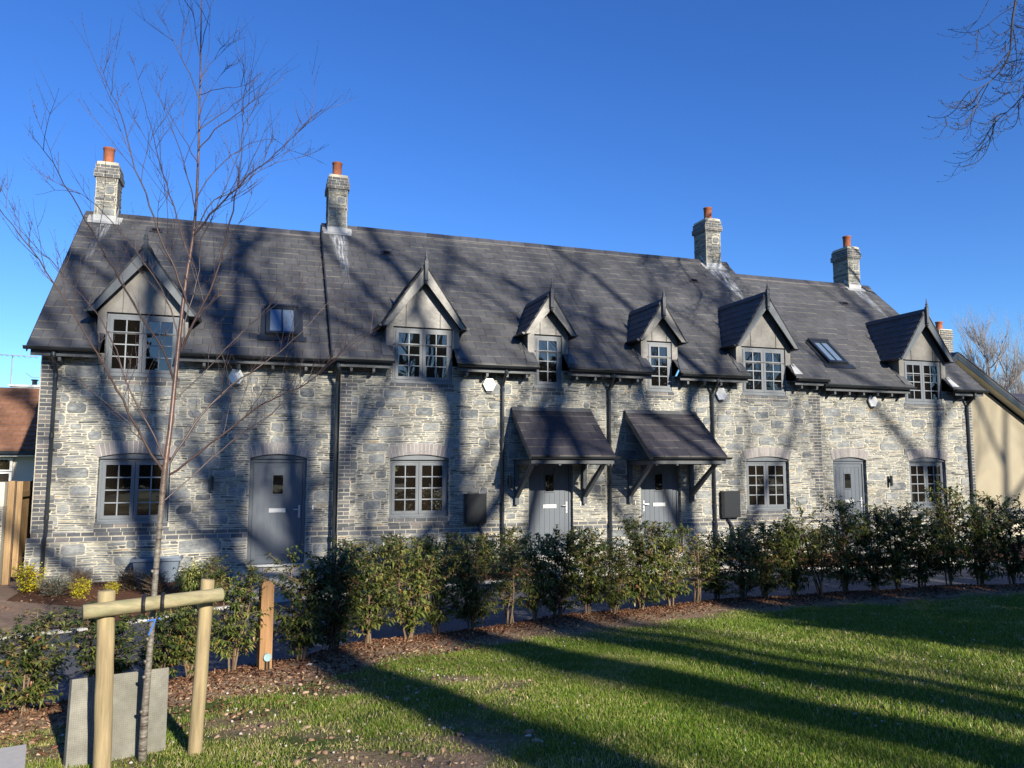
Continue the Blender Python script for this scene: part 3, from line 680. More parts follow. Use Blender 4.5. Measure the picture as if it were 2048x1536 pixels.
def meter_box(parent, x0, x1, z0, z1, yf, px):
    mb = MB(); mb.box(x0, x1, yf-.13, yf-.012, z0, z1); mb.box(x0+.015, x1-.015, yf-.142, yf-.1305, z0+.015, z1-.015); mb.box(x0+.03, x1-.03, yf-.146, yf-.1425, z0+.03, z1-.03)
    b = mb.build('meter_box', [M['dark']], parent)
    p = MB(); p.tube([(px, yf-.06, z0), (px, yf-.06, z0-.06), (px+.06, yf-.13, z0-.22), (px+.06, yf-.13, -.15)], .03, 10); p.build('service_pipe', [M['dark']], b)
def bell_push(parent, x, z, yf):
    mb = MB(); mb.box(x-.014, x+.014, yf-.024, yf-.008, z-.04, z+.04); mb.lathe([(.008,-.008),(.008,.008)], (x, yf-.026, z), 8); return mb.build('door_bell', [M['white']], parent)

def wall(parent, x0, x1, yf, ztop, openings, dorm, seed, quoins=(), sills=(), arches=(), door_gaps=(), gable_l=None, gable_r=None, rp=None):
    """openings: (x0,x1,z0,z1) holes through the front"""
    mb = MB(); F = YF(yf); rg = random.Random(seed); zb = -.3
    zp0, zp1 = .565, .715                                 # two brick courses over the plinth
    holes = list(openings)
    plane_grid(mb, F, x0, x1, zp0, ztop, holes+[(a, b, -1, 9) for a, b in ()], 2, 0)
    stones(mb, F, x0, x1, zp1+.0, ztop, holes, seed)
    segs = []; x = x0
    for a, b in sorted(door_gaps): segs.append((x, a)); x = b
    segs.append((x, x1))
    P = YF(yf-.055)
    ex0 = x0-.06 if gable_l else x0; ex1 = x1+.06 if gable_r else x1
    for a, b in segs:
        a2 = ex0 if a == x0 else a; b2 = ex1 if b == x1 else b
        mb.box(a2, b2, yf-.055, yf+.20, zb, zp0-.01, 2)
        stones(mb, P, a2, b2, zb+.1, zp0-.01, [], seed+31+int(a*7), .32, .01, .03, .065)
        # chamfered plinth course and flush course above
        Q = Face((0, yf-.062, zp0-.012), (1,0,0), (0, .045/.09, .078/.09), (0, -.078/.09, .045/.09))
        x = a2; k = 0
        slab_(mb, Q, a2, b2, 0, .092, -.03, .0)
        while x < b2:
            q = min(x+.22, b2); 
            if q-x > .03: brick(mb, Q, x+.005, q, .004, .088, -.001, .005, rg)
            x += .225
        courses(mb, F, a, b, zp0+.078, 1, rg, off=1)
    for h in openings: reveal(mb, F, h, .11, seed+int(h[0]*10))
    for (a, b, z, n) in sills: courses(mb, F, a, b, z-n*.075, n, rg, n0=.013, n1=.022)
    for q in quoins: quoin(mb, F, q[0], q[1], zp1, ztop-.02, rg)
    arcs = [arch(mb, F, uc, w, vs, rise, rg) for uc, w, vs, rise in arches]
    # side and rear walls
    yb = 2*rp.yr-yf
    for gx, sg in ((x0, -1), (x1, 1)):
        on = gable_l if sg < 0 else gable_r
        if not on: 
            mb.add([(gx, yf, zb), (gx, yb, zb), (gx, yb, ztop), (gx, rp.yr, rp.zr-.2), (gx, yf, ztop)], [(0,1,2,3,4)], 2); continue
        mb.add([(gx, yf, zb), (gx, yb, zb), (gx, yb, ztop+.2), (gx, rp.yr, rp.zr-.12), (gx, yf, ztop+.1)], [(0,1,2,3,4)], 2)
        G = Face((gx, yf if sg > 0 else yb, 0), (0, sg, 0), (0,0,1), (sg, 0, 0)); W = yb-yf
        stones(mb, G, .34, W-.34, zp1, ztop, [], seed+77, .15)
        v = ztop
        while v < rp.zr-.5:
            k = (v-ztop)/(rp.zr-.1-ztop)*W/2; stones(mb, G, k+.15, W-k-.15, v, v+.25, [], seed+int(v*9), .05); v += .25
        quoin(mb, G, 0.002, 1, zp1, ztop, rg, .34, .225); quoin(mb, G, W-.002, -1, zp1, ztop, rg, .34, .225)
        ax, bx = sorted((gx, gx+sg*.06)); mb.box(ax, bx, yf-.05, yb+.05, zb, zp0, 2); G2 = Face((gx+sg*.06, yf-.05 if sg > 0 else yb+.05, 0), (0, sg, 0), (0,0,1), (sg,0,0)); stones(mb, G2, 0, W+.1, zb+.1, zp0, [], seed+99, .3)
    mb.add([(x0, yb, zb), (x1, yb, zb), (x1, yb, ztop), (x0, yb, ztop)], [(0,1,2,3)], 2)
    mb.build('wall', [M['stone'], M['brick'], M['mortar'], M['arch']], parent)
    return arcs

GRP = 'terraced cottages in a row'
# ---- first cottage (left end)
YA = .15
cA = thing('stone_cottage', (-1.1, YA, 0), 'left end cottage of the terrace, with the small square skylight and shaded front door', 'cottage', GRP)
wz0, wz1 = .86, 2.035
arcs = wall(cA, -3.74, 1.50, YA, 3.98, [(-2.74, -1.52, wz0, 2.14), (-.12, .95, -.02, 2.14), (-2.74, -1.47, 3.56, 5.0)], None, 11,
            quoins=[(-3.74, 1)], sills=[(-2.76, -1.50, wz0, 2), (-2.78, -1.43, 3.56, 2)], arches=[(-2.13, 1.25, 2.06, .085), (.415, 1.09, 2.06, .08)], door_gaps=[(-.12, .95)], gable_l=True, rp=RA)
ground_window(cA, -2.13, 1.22, wz0, wz1, YA, arcs[0]); door(cA, .415, 1.07, 2.04, YA, arcs[1], 1)
rA = main_roof(cA, RA, -3.90, 1.345, [(-2.105, .635, YA)], 21, True, False)
dormer(cA, RA, -2.105, .625, YA, 3.56, 4.735, 6.04, .90, 31, gt=.15)
skylight(rA, RA, .09, .71, .27, 1.0); roof_vent(rA, RA, -2.36, 3.26); chimney(cA, RA, -3.68, -3.24, 3.42, 3.98, 8.82, 1)
for a, b in ((-3.95, -2.76), (-1.45, 1.42)): gutter(cA, a, b, -.24, 4.00); fascia(cA, max(a, -3.86), b-.03, YA, 3.965, -.30, .62, .45)
downpipe(cA, -3.50, YA, 3.95, side=0); alarm(cA, -.43, 3.625, YA); wall_lamp(cA, -.79, 1.585, YA); bell_push(cA, 1.08, 1.1, YA)
# ---- second cottage
cB = thing('stone_cottage', (4.4, 0, 0), 'second cottage from the left, its porch canopy left of the middle downpipe', 'cottage', GRP)
arcs = wall(cB, 1.545, 7.35, 0, 3.98, [(2.555, 3.785, .86, 2.14), (5.53, 6.56, -.02, 2.14), (2.57, 3.83, 3.60, 5.0), (5.655, 6.305, 3.60, 5.0)], None, 12,
            quoins=[(1.545, 1)], sills=[(2.54, 3.80, .86, 2), (2.52, 3.88, 3.60, 2), (5.61, 6.35, 3.60, 2)], arches=[(3.17, 1.26, 2.06, .085), (6.045, 1.05, 2.06, .08)], door_gaps=[(5.53, 6.56)], rp=RB)
ground_window(cB, 3.17, 1.23, .86, 2.03, 0, arcs[0]); door(cB, 6.045, 1.03, 2.04, 0, arcs[1], 1)
rB = main_roof(cB, RB, 1.345, 7.35, [(3.20, .632, 0), (5.98, .327, 0)], 22, True, False)
dormer(cB, RB, 3.20, .622, 0, 3.60, 4.755, 6.06, .86, 32); dormer(cB, RB, 5.98, .322, 0, 3.60, 4.755, 5.68, .575, 33)
roof_vent(rB, RB, 2.86, 2.92); chimney(cB, RB, 1.49, 1.95, 3.55, 4.2, 9.20, 2)
for a, b in ((1.30, 2.55), (3.86, 5.63), (6.33, 7.349)): gutter(cB, a, b, -.40, 4.00); fascia(cB, max(a, 1.5), b-.02, 0, 3.965, -.31, .44, .22)
downpipe(cB, 1.47, 0.02, 3.93, side=0); downpipe(cB, 4.93, 0, 3.95); alarm(cB, 4.63, 3.63, 0); wall_lamp(cB, 5.08, 1.59, 0)
meter_box(cB, 4.10, 4.56, .73, 1.34, 0, 4.42); canopy(cB, 5.13, 6.97, 5.24, 6.80, 41); bell_push(cB, 6.72, 1.1, 0)
# ---- third cottage
cC = thing('stone_cottage', (10.2, 0, 0), 'third cottage from the left, its porch canopy right of the middle downpipe', 'cottage', GRP)
arcs = wall(cC, 7.352, 13.16, 0, 3.98, [(8.19, 9.22, -.02, 2.14), (10.97, 12.19, .86, 2.14), (8.395, 9.045, 3.60, 5.0), (10.92, 12.18, 3.60, 5.0)], None, 13,
            quoins=[(13.16, -1)], sills=[(10.95, 12.21, .86, 2), (8.35, 9.09, 3.60, 2), (10.87, 12.23, 3.60, 2)], arches=[(8.705, 1.05, 2.06, .08), (11.58, 1.26, 2.06, .085)], door_gaps=[(8.19, 9.22)], rp=RB)
ground_window(cC, 11.58, 1.22, .86, 2.03, 0, arcs[1]); door(cC, 8.705, 1.03, 2.04, 0, arcs[0], -1)
rC = main_roof(cC, RB, 7.352, 13.20, [(8.72, .327, 0), (11.55, .632, 0)], 23, False, True)
dormer(cC, RB, 8.72, .322, 0, 3.60, 4.755, 5.68, .575, 34); dormer(cC, RB, 11.55, .622, 0, 3.60, 4.755, 6.06, .86, 35)
roof_vent(rC, RB, 11.47, 2.88); chimney(cC, RB, 12.33, 12.82, 3.55, 4.2, 9.20, 3)
for a, b in ((7.351, 8.37), (9.07, 10.90), (12.20, 13.12)): gutter(cC, a, b, -.40, 4.00); fascia(cC, a+.01, b-.02, 0, 3.965, -.31, .44, .22)
downpipe(cC, 7.42, 0, 3.95, side=-.3); downpipe(cC, 10.07, 0, 3.95, side=-.3); alarm(cC, 10.31, 3.60, 0)
meter_box(cC, 10.24, 10.70, .73, 1.34, 0, 10.42); canopy(cC, 7.80, 9.62, 7.90, 9.46, 42); bell_push(cC, 8.05, 1.1, 0)
# ---- fourth cottage (right end)
YD = .06
cD = thing('stone_cottage', (15.6, YD, 0), 'right end cottage of the terrace, with the slanting skylight and pale sunlit door', 'cottage', GRP)
arcs = wall(cD, 13.162, 18.12, YD, 3.88, [(13.53, 14.56, -.02, 2.14), (15.92, 17.14, .86, 2.14), (15.885, 17.135, 3.52, 5.0)], None, 14,
            quoins=[(18.12, -1)], sills=[(15.90, 17.16, .86, 2), (15.84, 17.18, 3.52, 2)], arches=[(14.045, 1.05, 2.06, .08), (16.53, 1.26, 2.06, .085)], door_gaps=[(13.53, 14.56)], gable_r=True, rp=RC)
ground_window(cD, 16.53, 1.22, .86, 2.03, YD, arcs[1]); door(cD, 14.045, 1.03, 2.04, YD, arcs[0], 1)
rD = main_roof(cD, RC, 13.202, 18.27, [(16.51, .632, YD)], 24, False, True)
dormer(cD, RC, 16.51, .622, YD, 3.52, 4.66, 5.97, .86, 36)
skylight(rD, RC, 13.74, 14.33, .33, 1.04); roof_vent(rD, RC, 16.49, 2.72); chimney(cD, RC, 17.36, 17.80, 3.45, 4.12, 8.78, 4)
for a, b in ((13.05, 15.86), (17.16, 18.33)): gutter(cD, a, b, -.32, 3.90); fascia(cD, a+.12, b-.08, YD, 3.865, -.29, .44, .3)
downpipe(cD, 17.93, YD, 3.85, side=1.2); alarm(cD, 14.80, 3.56, YD); wall_lamp(cD, 15.24, 1.55, YD); bell_push(cD, 13.40, 1.1, YD)
# ------------------------------------------------------------------ ground
HEDGE = [(-7,-11.2),(-3,-10.2),(-1.4,-9.5),(-.5,-8.95),(.4,-8.7),(1.1,-8.0),(2.2,-7.5),(3.4,-7.1),(4.8,-6.95),(6.5,-6.5),(8.9,-6.7),(12,-6.9),(30,-7.5)]
HXs = np.array([p[0] for p in HEDGE]); HYs = np.array([p[1] for p in HEDGE])
def hy(X): return np.interp(X, HXs, HYs)
def gz(X, Y):
    X = np.asarray(X, dtype=float); Y = np.asarray(Y, dtype=float)
    base = .35+.055*np.clip(-10.8-Y, -4.2, 3)
    base = base+.018*np.sin(X*1.3+Y*.7)+.010*np.sin(X*3.1-Y*2.3)
    d = Y-hy(X)                                         # positive beyond the hedge
    base = base+.03*np.exp(-((d+.05)/.35)**2)
    k = np.clip((d-.28)/.35, 0, 1); k = k*k*(3-2*k)
    return base*(1-k)+(-.26)*k
def ground_grid(name, x0, x1, nx, y0, y1, ny, fn, mat, jitter=0):
    xs = np.linspace(x0, x1, nx); ys = np.linspace(y0, y1, ny); X, Y = np.meshgrid(xs, ys); Z = fn(X, Y)
    V = np.stack([X, Y, Z], -1).reshape(-1, 3); i = np.arange(nx-1); j = np.arange(ny-1); I, J = np.meshgrid(i, j); a = (J*nx+I).ravel()
    F = np.stack([a, a+1, a+1+nx, a+nx], -1); me = np_mesh(name, V, F, np.full(len(F), .5), [mat], True)
    return link(bpy.data.objects.new(name, me))
def lawn_mat():
    m, nt, n, l, b = newmat('lawn_soil'); v = coords(nt)
    n1 = noise(nt, v, 1.3, 5, .65); n2 = noise(nt, v, 30, 5, .7); n3 = noise(nt, v, 110, 3, .7)
    g = ramp(n, [(.25, (.035,.055,.014)), (.5, (.06,.09,.02)), (.8, (.13,.12,.05))]); l.new(n2, g.inputs['Fac'])
    s = ramp(n, [(.2, (.11,.072,.045)), (.5, (.24,.165,.105)), (.8, (.38,.29,.20))]); l.new(n2, s.inputs['Fac'])
    at = n.new('ShaderNodeAttribute'); at.attribute_name = 'soil'
    f = ramp(n, [(.38, (0,0,0)), (.62, (1,1,1))]); l.new(math_(nt, 'ADD', at.outputs['Fac'], math_(nt, 'MULTIPLY', math_(nt, 'SUBTRACT', n1, .5), .9)), f.inputs['Fac'])
    c = mixc(nt, f.outputs['Color'], g.outputs['Color'], s.outputs['Color']); l.new(c, b.inputs['Base Color']); b.inputs['Roughness'].default_value = .95
    b.inputs['Specular IOR Level'].default_value = .1; bump(nt, n2, .9, .03, b); return m
def soilness(X, Y):
    X = np.asarray(X, dtype=float); Y = np.asarray(Y, dtype=float)
    d = hy(X)-Y                                         # distance in front of the hedge
    s = np.clip(1.25-d/1.0, 0, 1)                       # mulch strip
    left = np.clip(1-(X-(1.5+(Y+9.5)*.15))/1.5, 0, 1)*np.clip((d)/.5, 0, 1)
    left *= np.clip(1-(Y+9.0)*0, 0, 1)
    p = .5+.5*np.sin(X*2.3+1.1*np.sin(Y*1.9))*np.sin(Y*2.7+1.3*np.sin(X*1.7))
    return np.clip(np.maximum(s, left*(.28+.36*p)), 0, 1)
lawn = ground_grid('lawn', -9, 22, 311, -17.2, -5.6, 233, gz, lawn_mat())
at = lawn.data.attributes.new('soil', 'FLOAT', 'POINT'); co = np.zeros(len(lawn.data.vertices)*3, dtype=np.float32); lawn.data.vertices.foreach_get('co', co); co = co.reshape(-1, 3)
at.data.foreach_set('value', soilness(co[:,0], co[:,1]).astype(np.float32)); tag(lawn, kind='structure')
def park_mat():
    m, nt, n, l, b = newmat('rough_grass'); v = coords(nt); g = ramp(n, [(.3, (.03,.05,.015)), (.6, (.07,.09,.03)), (.8, (.12,.10,.05))]); l.new(noise(nt, v, 1.5, 8, .7), g.inputs['Fac']); l.new(g.outputs['Color'], b.inputs['Base Color']); b.inputs['Roughness'].default_value = .95; return m
ME_PARK = park_mat()
mb = MB(); mb.quad((-9, -300, .49), (22, -300, .49), (22, -17.1, .49), (-9, -17.1, .49)); mb.quad((-300, -300, .485), (-8.95, -300, .485), (-8.95, -11.5, .485), (-300, -11.5, .485)); mb.quad((21.95, -300, .485), (300, -300, .485), (300, -8, .485), (21.95, -8, .485))
tag(mb.build('park_ground', [ME_PARK]), kind='structure')
mb = MB(); mb.quad((-500, -12, -.27), (600, -12, -.27), (600, 900, -.27), (-500, 900, -.27)); tag(mb.build('ground', [ME_PARK]), kind='structure')
def asphalt():
    m, nt, n, l, b = newmat('asphalt'); v = coords(nt); g = ramp(n, [(.3, (.04,.042,.048)), (.7, (.075,.076,.082))]); f = noise(nt, v, 180, 3, .8); l.new(f, g.inputs['Fac'])
    lg = ramp(n, [(.3, (.8,)*3), (.7, (1.2,)*3)]); l.new(noise(nt, v, .8, 4, .6), lg.inputs['Fac']); l.new(mixc(nt, 1, g.outputs['Color'], lg.outputs['Color'], 'MULTIPLY'), b.inputs['Base Color'])
    b.inputs['Roughness'].default_value = .8; bump(nt, f, .5, .004, b); return m
KERB = [(-8,-4.9),(-3.2,-4.45),(-1.97,-4.1),(-.6,-3.2),(.5,-2.7),(1.9,-2.25),(3.34,-2.0),(5,-1.75),(6.65,-1.65),(8.8,-1.95),(10.7,-2.1),(14,-2.6),(19,-3.0),(26,-3.4)]
def strip(mb, pts, d0, d1, z0, z1, mat=0):               # ribbon along a polyline, offset in +Y
    for (xa, ya), (xb, yb) in zip(pts[:-1], pts[1:]):
        mb.prism([(xa, ya+d0, z0), (xb, yb+d0, z0), (xb, yb+d1, z0), (xa, ya+d1, z0)], (0, 0, z1-z0), mat)
mb = MB(); mb.quad((-8, -12, -.20), (40, -12, -.20), (40, -1.4, -.20), (-8, -1.4, -.20)); tag(mb.build('drive', [asphalt()]), kind='structure')
mb = MB(); strip(mb, KERB, -.06, .04, -.26, -.165); tag(mb.build('kerb', [M['concrete']]), kind='structure')
bed = tone_mat('bark_bed', [(0, (.10,.05,.03)), (1, (.10,.05,.03))], .5, 40, .95, .8, .02, .1)
mb = MB()
for (xa, ya), (xb, yb) in zip(KERB[:-1], KERB[1:]): mb.add([(xa, ya+.04, -.175), (xb, yb+.04, -.175), (xb, .3, -.165), (xa, .3, -.165)], [(0,1,2,3)])
tag(mb.build('planting_bed', [bed]), kind='structure')
sand = tone_mat('worn_path', [(0, (.20,.14,.10)), (1, (.20,.14,.10))], .25, 6, .95, .4, .01, .1)
mb = MB(); mb.add([(-8.2, -4.7, -.162), (-3.0, -4.35, -.162), (-1.75, -3.7, -.162), (-2.3, -2.6, -.162), (-3.6, -1.6, -.162), (-3.85, 4.0, -.162), (-8.2, 4.0, -.162)], [(0,1,2,3,4,5,6)]); tag(mb.build('path', [sand]), kind='structure')
mb = MB(); rg = random.Random(3)
def flags(x0, x1, y0, y1, z, s=.6):
    x = x0
    while x < x1-.05:
        y = y0
        while y < y1-.05:
            mb.box(x+.004, min(x+s, x1)-.004, y+.004, min(y+s, y1)-.004, -.24, z+rg.uniform(-.002, .002), 0, rg.random()); y += s
        x += s
flags(-.35, 1.25, -2.75, .06, -.105, .53); flags(5.3, 7.2, -1.60, -.06, -.11, .6); flags(7.25, 9.9, -1.72, -.06, -.115, .6); flags(13.4, 15.0, -2.5, -.03, -.11, .6); flags(-.35, 1.2, .062, .24, -.035, .53); [mb.box(a+.005, b-.005, -.058, yb, -.24, -.028, 0, .5) for a, b, yb in ((5.53, 6.56, .10), (8.19, 9.22, .10), (13.53, 14.56, .16))]
tag(mb.build('paving', [M['paving']]), kind='structure')

# ------------------------------------------------------------------ grass blades, bark chips, clods
NR = np.random.default_rng(5)
def sample(n, x0, x1, y0, y1):
    return NR.uniform(x0, x1, n), NR.uniform(y0, y1, n)
def blades(n, x0, x1, y0, y1, hmin, hmax, w, thr=.42):
    X, Y = sample(n, x0, x1, y0, y1); s = soilness(X, Y)+.22*np.sin(X*7+3*np.sin(Y*4))*np.sin(Y*8.3)
    keep = (NR.random(n) > np.clip((s-.15)*2.1, 0, .975)) & (hy(X)-Y > .35); X, Y, s = X[keep], Y[keep], s[keep]; n = len(X)
    h = NR.uniform(hmin, hmax, n)*(1-.35*np.clip(s, 0, 1)); a = NR.uniform(0, 2*np.pi, n); ln = NR.uniform(.1, .9, n)*h; la = NR.uniform(0, 2*np.pi, n)
    Z = gz(X, Y)-.004; ca, sa = np.cos(a)*w/2, np.sin(a)*w/2; mx, my = np.cos(la)*ln, np.sin(la)*ln
    V = np.empty((n, 5, 3)); V[:,0] = np.stack([X-ca, Y-sa, Z], -1); V[:,1] = np.stack([X+ca, Y+sa, Z], -1)
    V[:,2] = np.stack([X+ca*.7+mx*.35, Y+sa*.7+my*.35, Z+h*.6], -1); V[:,3] = np.stack([X-ca*.7+mx*.35, Y-sa*.7+my*.35, Z+h*.6], -1); V[:,4] = np.stack([X+mx, Y+my, Z+h], -1)
    i = np.arange(n)*5; F = np.concatenate([np.stack([i, i+1, i+2], -1), np.stack([i, i+2, i+3], -1), np.stack([i+3, i+2, i+4], -1)])
    patch = np.clip(.5+.45*np.sin(X*1.9+np.sin(Y*2.2)*1.5)*np.sin(Y*1.6+X*.6)+.35*np.sin(X*6.1+2*np.sin(Y*5.3))*np.sin(Y*7.7+X), 0, 1); t = np.clip(NR.normal(.38, .2, n)+.42*patch*patch*(NR.random(n) < .55)+.6*np.clip(s, 0, 1)*(NR.random(n) < .6)+.45*(NR.random(n) < .07), 0, 1)
    return V.reshape(-1, 3), F, np.concatenate([t, t, t])
def grass_mat():
    m = tone_mat('grass_blades', [(0, (.04,.095,.006)), (.35, (.105,.19,.012)), (.6, (.19,.265,.026)), (.8, (.31,.30,.075)), (1, (.50,.42,.21))], .12, 3, .5, 0, spec=.35)
    b = m.node_tree.nodes['Principled BSDF']; nt = m.node_tree; tr = nt.nodes.new('ShaderNodeBsdfTranslucent'); mx = nt.nodes.new('ShaderNodeMixShader'); mx.inputs[0].default_value = .3
    c = b.inputs['Base Color'].links[0].from_socket; nt.links.new(c, tr.inputs['Color']); nt.links.new(b.outputs[0], mx.inputs[1]); nt.links.new(tr.outputs[0], mx.inputs[2]); nt.links.new(mx.outputs[0], nt.nodes['Material Output'].inputs[0]); return m
parts = [blades(340000, -2.2, 3.4, -12.6, -8.6, .012, .036, .0034), blades(420000, .5, 10.5, -12.6, -7.0, .014, .038, .0042), blades(70000, -6, 16, -16.5, -6.4, .02, .045, .010)]
off = 0; Vs, Fs, Ts = [], [], []
for V, F, t in parts: Vs.append(V); Fs.append(F+off); Ts.append(t); off += len(V)
go = link(bpy.data.objects.new('grass', np_mesh('grass', np.concatenate(Vs), np.concatenate(Fs), np.concatenate(Ts), [grass_mat()])))
tag(go, 'short green grass growing on the shadow striped lawn', 'grass', kind='stuff')
def chips(n, X, Y, Z, L0, L1, asp, tones, lift=.012):
    a = NR.uniform(0, 2*np.pi, n); L = NR.uniform(L0, L1, n); w = L*asp*NR.uniform(.6, 1.5, n); tl = NR.normal(0, .45, n); t2 = NR.normal(0, .3, n)
    ux = np.stack([np.cos(a)*np.cos(tl), np.sin(a)*np.cos(tl), np.sin(tl)], -1); vx = np.stack([-np.sin(a), np.cos(a), t2], -1); nn = np.cross(ux, vx)
    C = np.stack([X, Y, Z+lift*NR.random(n)], -1); U = ux*(L/2)[:,None]; W = vx*(w/2)[:,None]; T = nn*(L*.07)[:,None]
    V = np.stack([C-U-W*.7, C+U*.8-W, C+U+W*.6, C-U*.7+W, C-U-W*.7+T, C+U*.8-W+T, C+U+W*.6+T, C-U*.7+W+T], 1).reshape(-1, 3)
    i = np.arange(n)*8; Q = [(4,5,6,7),(0,1,5,4),(1,2,6,5),(2,3,7,6),(3,0,4,7)]; F = np.concatenate([np.stack([i+q for q in qq], -1) for qq in Q]); return V, F, np.tile(tones, 5)
n = 26000; X = NR.uniform(-5, 13, n); d = np.abs(NR.normal(0, .32, n))-.22; d = np.where(X < 1.2, d*1.7, d); wide = NR.random(n) < .22; d = np.where(wide & (X < 2.2), NR.uniform(0, 1.3, n), d); Y = hy(X)-d
keep = np.where(X > 4.5, d < .65, True); X, Y = X[keep], Y[keep]; n = len(X)
V, F, t = chips(n, X, Y, gz(X, Y), .014, .055, .3, np.clip(NR.normal(.42, .25, n), 0, 1))
n2 = 5000; X2 = NR.uniform(-3.5, 13, n2); ky = np.interp(X2, [p[0] for p in KERB], [p[1] for p in KERB]); Y2 = ky+.08+NR.random(n2)*(-.15-ky); ok = ~(((X2 > -.4) & (X2 < 1.3)) | ((X2 > 5.2) & (X2 < 10)) | ((X2 > 13.3)&(X2 < 15.1))) & ~((X2 < -1.6) & (Y2 < X2*.9+.2)); X2, Y2 = X2[ok], Y2[ok]
V2, F2, t2 = chips(len(X2), X2, Y2, np.full(len(X2), -.165), .02, .06, .35, np.clip(NR.normal(.55, .22, len(X2)), 0, 1))
mm = tone_mat('bark_chip', [(0, (.035,.018,.012)), (.35, (.11,.05,.028)), (.7, (.22,.11,.06)), (1, (.42,.28,.17))], .2, 40, .9, 0, spec=.15)
tag(link(bpy.data.objects.new('bark_mulch', np_mesh('bark_mulch', np.concatenate([V, V2]), np.concatenate([F, F2+len(V)]), np.concatenate([t, t2]), [mm]))), 'brown bark chippings spread under the hedge and along the beds', 'mulch', kind='stuff')
# clods and small stones
ico_v = []; ph = (1+5**.5)/2
for s1 in (1, -1):
    for s2 in (1, -1): ico_v += [(0, s1, s2*ph), (s1, s2*ph, 0), (s2*ph, 0, s1)]
IC = np.array(ico_v)/math.sqrt(1+ph*ph)
import itertools
IF = [t_ for t_ in itertools.combinations(range(12), 3) if all(np.linalg.norm(IC[a]-IC[b]) < 1.06 for a, b in itertools.combinations(t_, 2))]
IF = np.array([(a, b, c) if np.dot(np.cross(IC[b]-IC[a], IC[c]-IC[a]), IC[a]) > 0 else (a, c, b) for a, b, c in IF])
def lumps(X, Y, Z, r, squash=.6, jit=.28):
    n = len(X); J = 1+NR.normal(0, jit, (n, 12, 1)); P = IC[None]*J*r[:,None,None]; a = NR.uniform(0, 6.28, n); c, s = np.cos(a)[:,None], np.sin(a)[:,None]
    Q = np.stack([P[:,:,0]*c-P[:,:,1]*s, P[:,:,0]*s+P[:,:,1]*c, P[:,:,2]*squash], -1)+np.stack([X, Y, Z], -1)[:,None]; F = (IF[None]+(np.arange(n)*12)[:,None,None]).reshape(-1, 3); return Q.reshape(-1, 3), F
n = 15000; X = NR.uniform(-2.4, 4.2, n); Y = NR.uniform(-12.4, -8.2, n); s = soilness(X, Y); keep = (NR.random(n) < np.clip((s-.2)*1.6, .06, 1)) & (hy(X)-Y > .15); X, Y = X[keep], Y[keep]
r = np.where(NR.random(len(X)) < .02, NR.uniform(.014, .028, len(X)), NR.gamma(2.0, .0026, len(X))+.003); V, F = lumps(X, Y, gz(X, Y)+r*.15, np.minimum(r, .03), .6, .36); tn = np.repeat(np.clip(NR.normal(.4, .25, len(X)), 0, 1), 20)
cm = tone_mat('dry_soil', [(0, (.13,.08,.05)), (.5, (.28,.185,.12)), (.9, (.42,.31,.22)), (1, (.5,.46,.4))], .25, 40, .95, .5, .006, .1)
tag(link(bpy.data.objects.new('soil_clods', np_mesh('soil_clods', V, F, tn, [cm]))), 'lumps of dry brown soil and pebbles in the thin turf around the young tree', 'soil', kind='stuff')
n = 620; X = NR.uniform(-1.5, 9.5, n); Y = NR.uniform(-12, -7.6, n); k = hy(X)-Y > .5; X, Y = X[k], Y[k]; V, F = lumps(X, Y, gz(X, Y)+.008, NR.uniform(.005, .012, len(X)), .7, .25)
tag(link(bpy.data.objects.new('pebbles', np_mesh('pebbles', V, F, np.full(len(F), .9), [flat('pale_stone', (.42,.39,.34), .8, .2)]))), 'small pale stones scattered over the lawn', 'stones', kind='stuff')

# ------------------------------------------------------------------ leafy shrubs
leaf_ramp = [(0, (.016,.030,.010)), (.3, (.045,.072,.018)), (.55, (.12,.15,.035)), (.8, (.24,.24,.065)), (.95, (.36,.28,.09)), (1, (.30,.12,.05))]
def leaf_mat(name, stops, rough=.4, tr=.36, spec=.5):
    m = tone_mat(name, stops, .1, 8, rough, 0, spec=spec); nt = m.node_tree; b = nt.nodes['Principled BSDF']; t = nt.nodes.new('ShaderNodeBsdfTranslucent'); mx = nt.nodes.new('ShaderNodeMixShader'); mx.inputs[0].default_value = tr
    nt.links.new(b.inputs['Base Color'].links[0].from_socket, t.inputs['Color']); nt.links.new(b.outputs[0], mx.inputs[1]); nt.links.new(t.outputs[0], mx.inputs[2]); nt.links.new(mx.outputs[0], nt.nodes['Material Output'].inputs[0]); return m
M['laurel'] = leaf_mat('laurel_leaf', leaf_ramp); M['laurel_y'] = leaf_mat('laurel_leaf_yellowing', [(0, (.03,.055,.015)), (.3, (.075,.11,.025)), (.6, (.15,.19,.045)), (.85, (.28,.28,.08)), (1, (.36,.22,.07))])
M['stem'] = tone_mat('brown_stem', [(0, (.09,.06,.038)), (1, (.19,.135,.085))], .2, 20, .8, .3, .003, .2)
def add_leaves(V, F, T, base, d, L, w, tone, rg, droop=.35):
    d = d.normalized(); side = d.cross(Vector((0,0,1)))
    if side.length < .05: side = Vector((1,0,0))
    side.normalize(); side = (side+Vector((rg.uniform(-.4,.4), rg.uniform(-.4,.4), rg.uniform(-.5,.5)))).normalized(); up = side.cross(d).normalized()
    mid = base+d*L*.5; tip = base+d*L*.95-Vector((0,0,L*droop)); o = len(V)
    V += [base, mid+side*w*.5+up*w*.14, mid-side*w*.5+up*w*.14, mid, tip]
    F += [(o, o+1, o+3), (o, o+3, o+2), (o+1, o+4, o+3), (o+3, o+4, o+2)]; T += [tone]*4
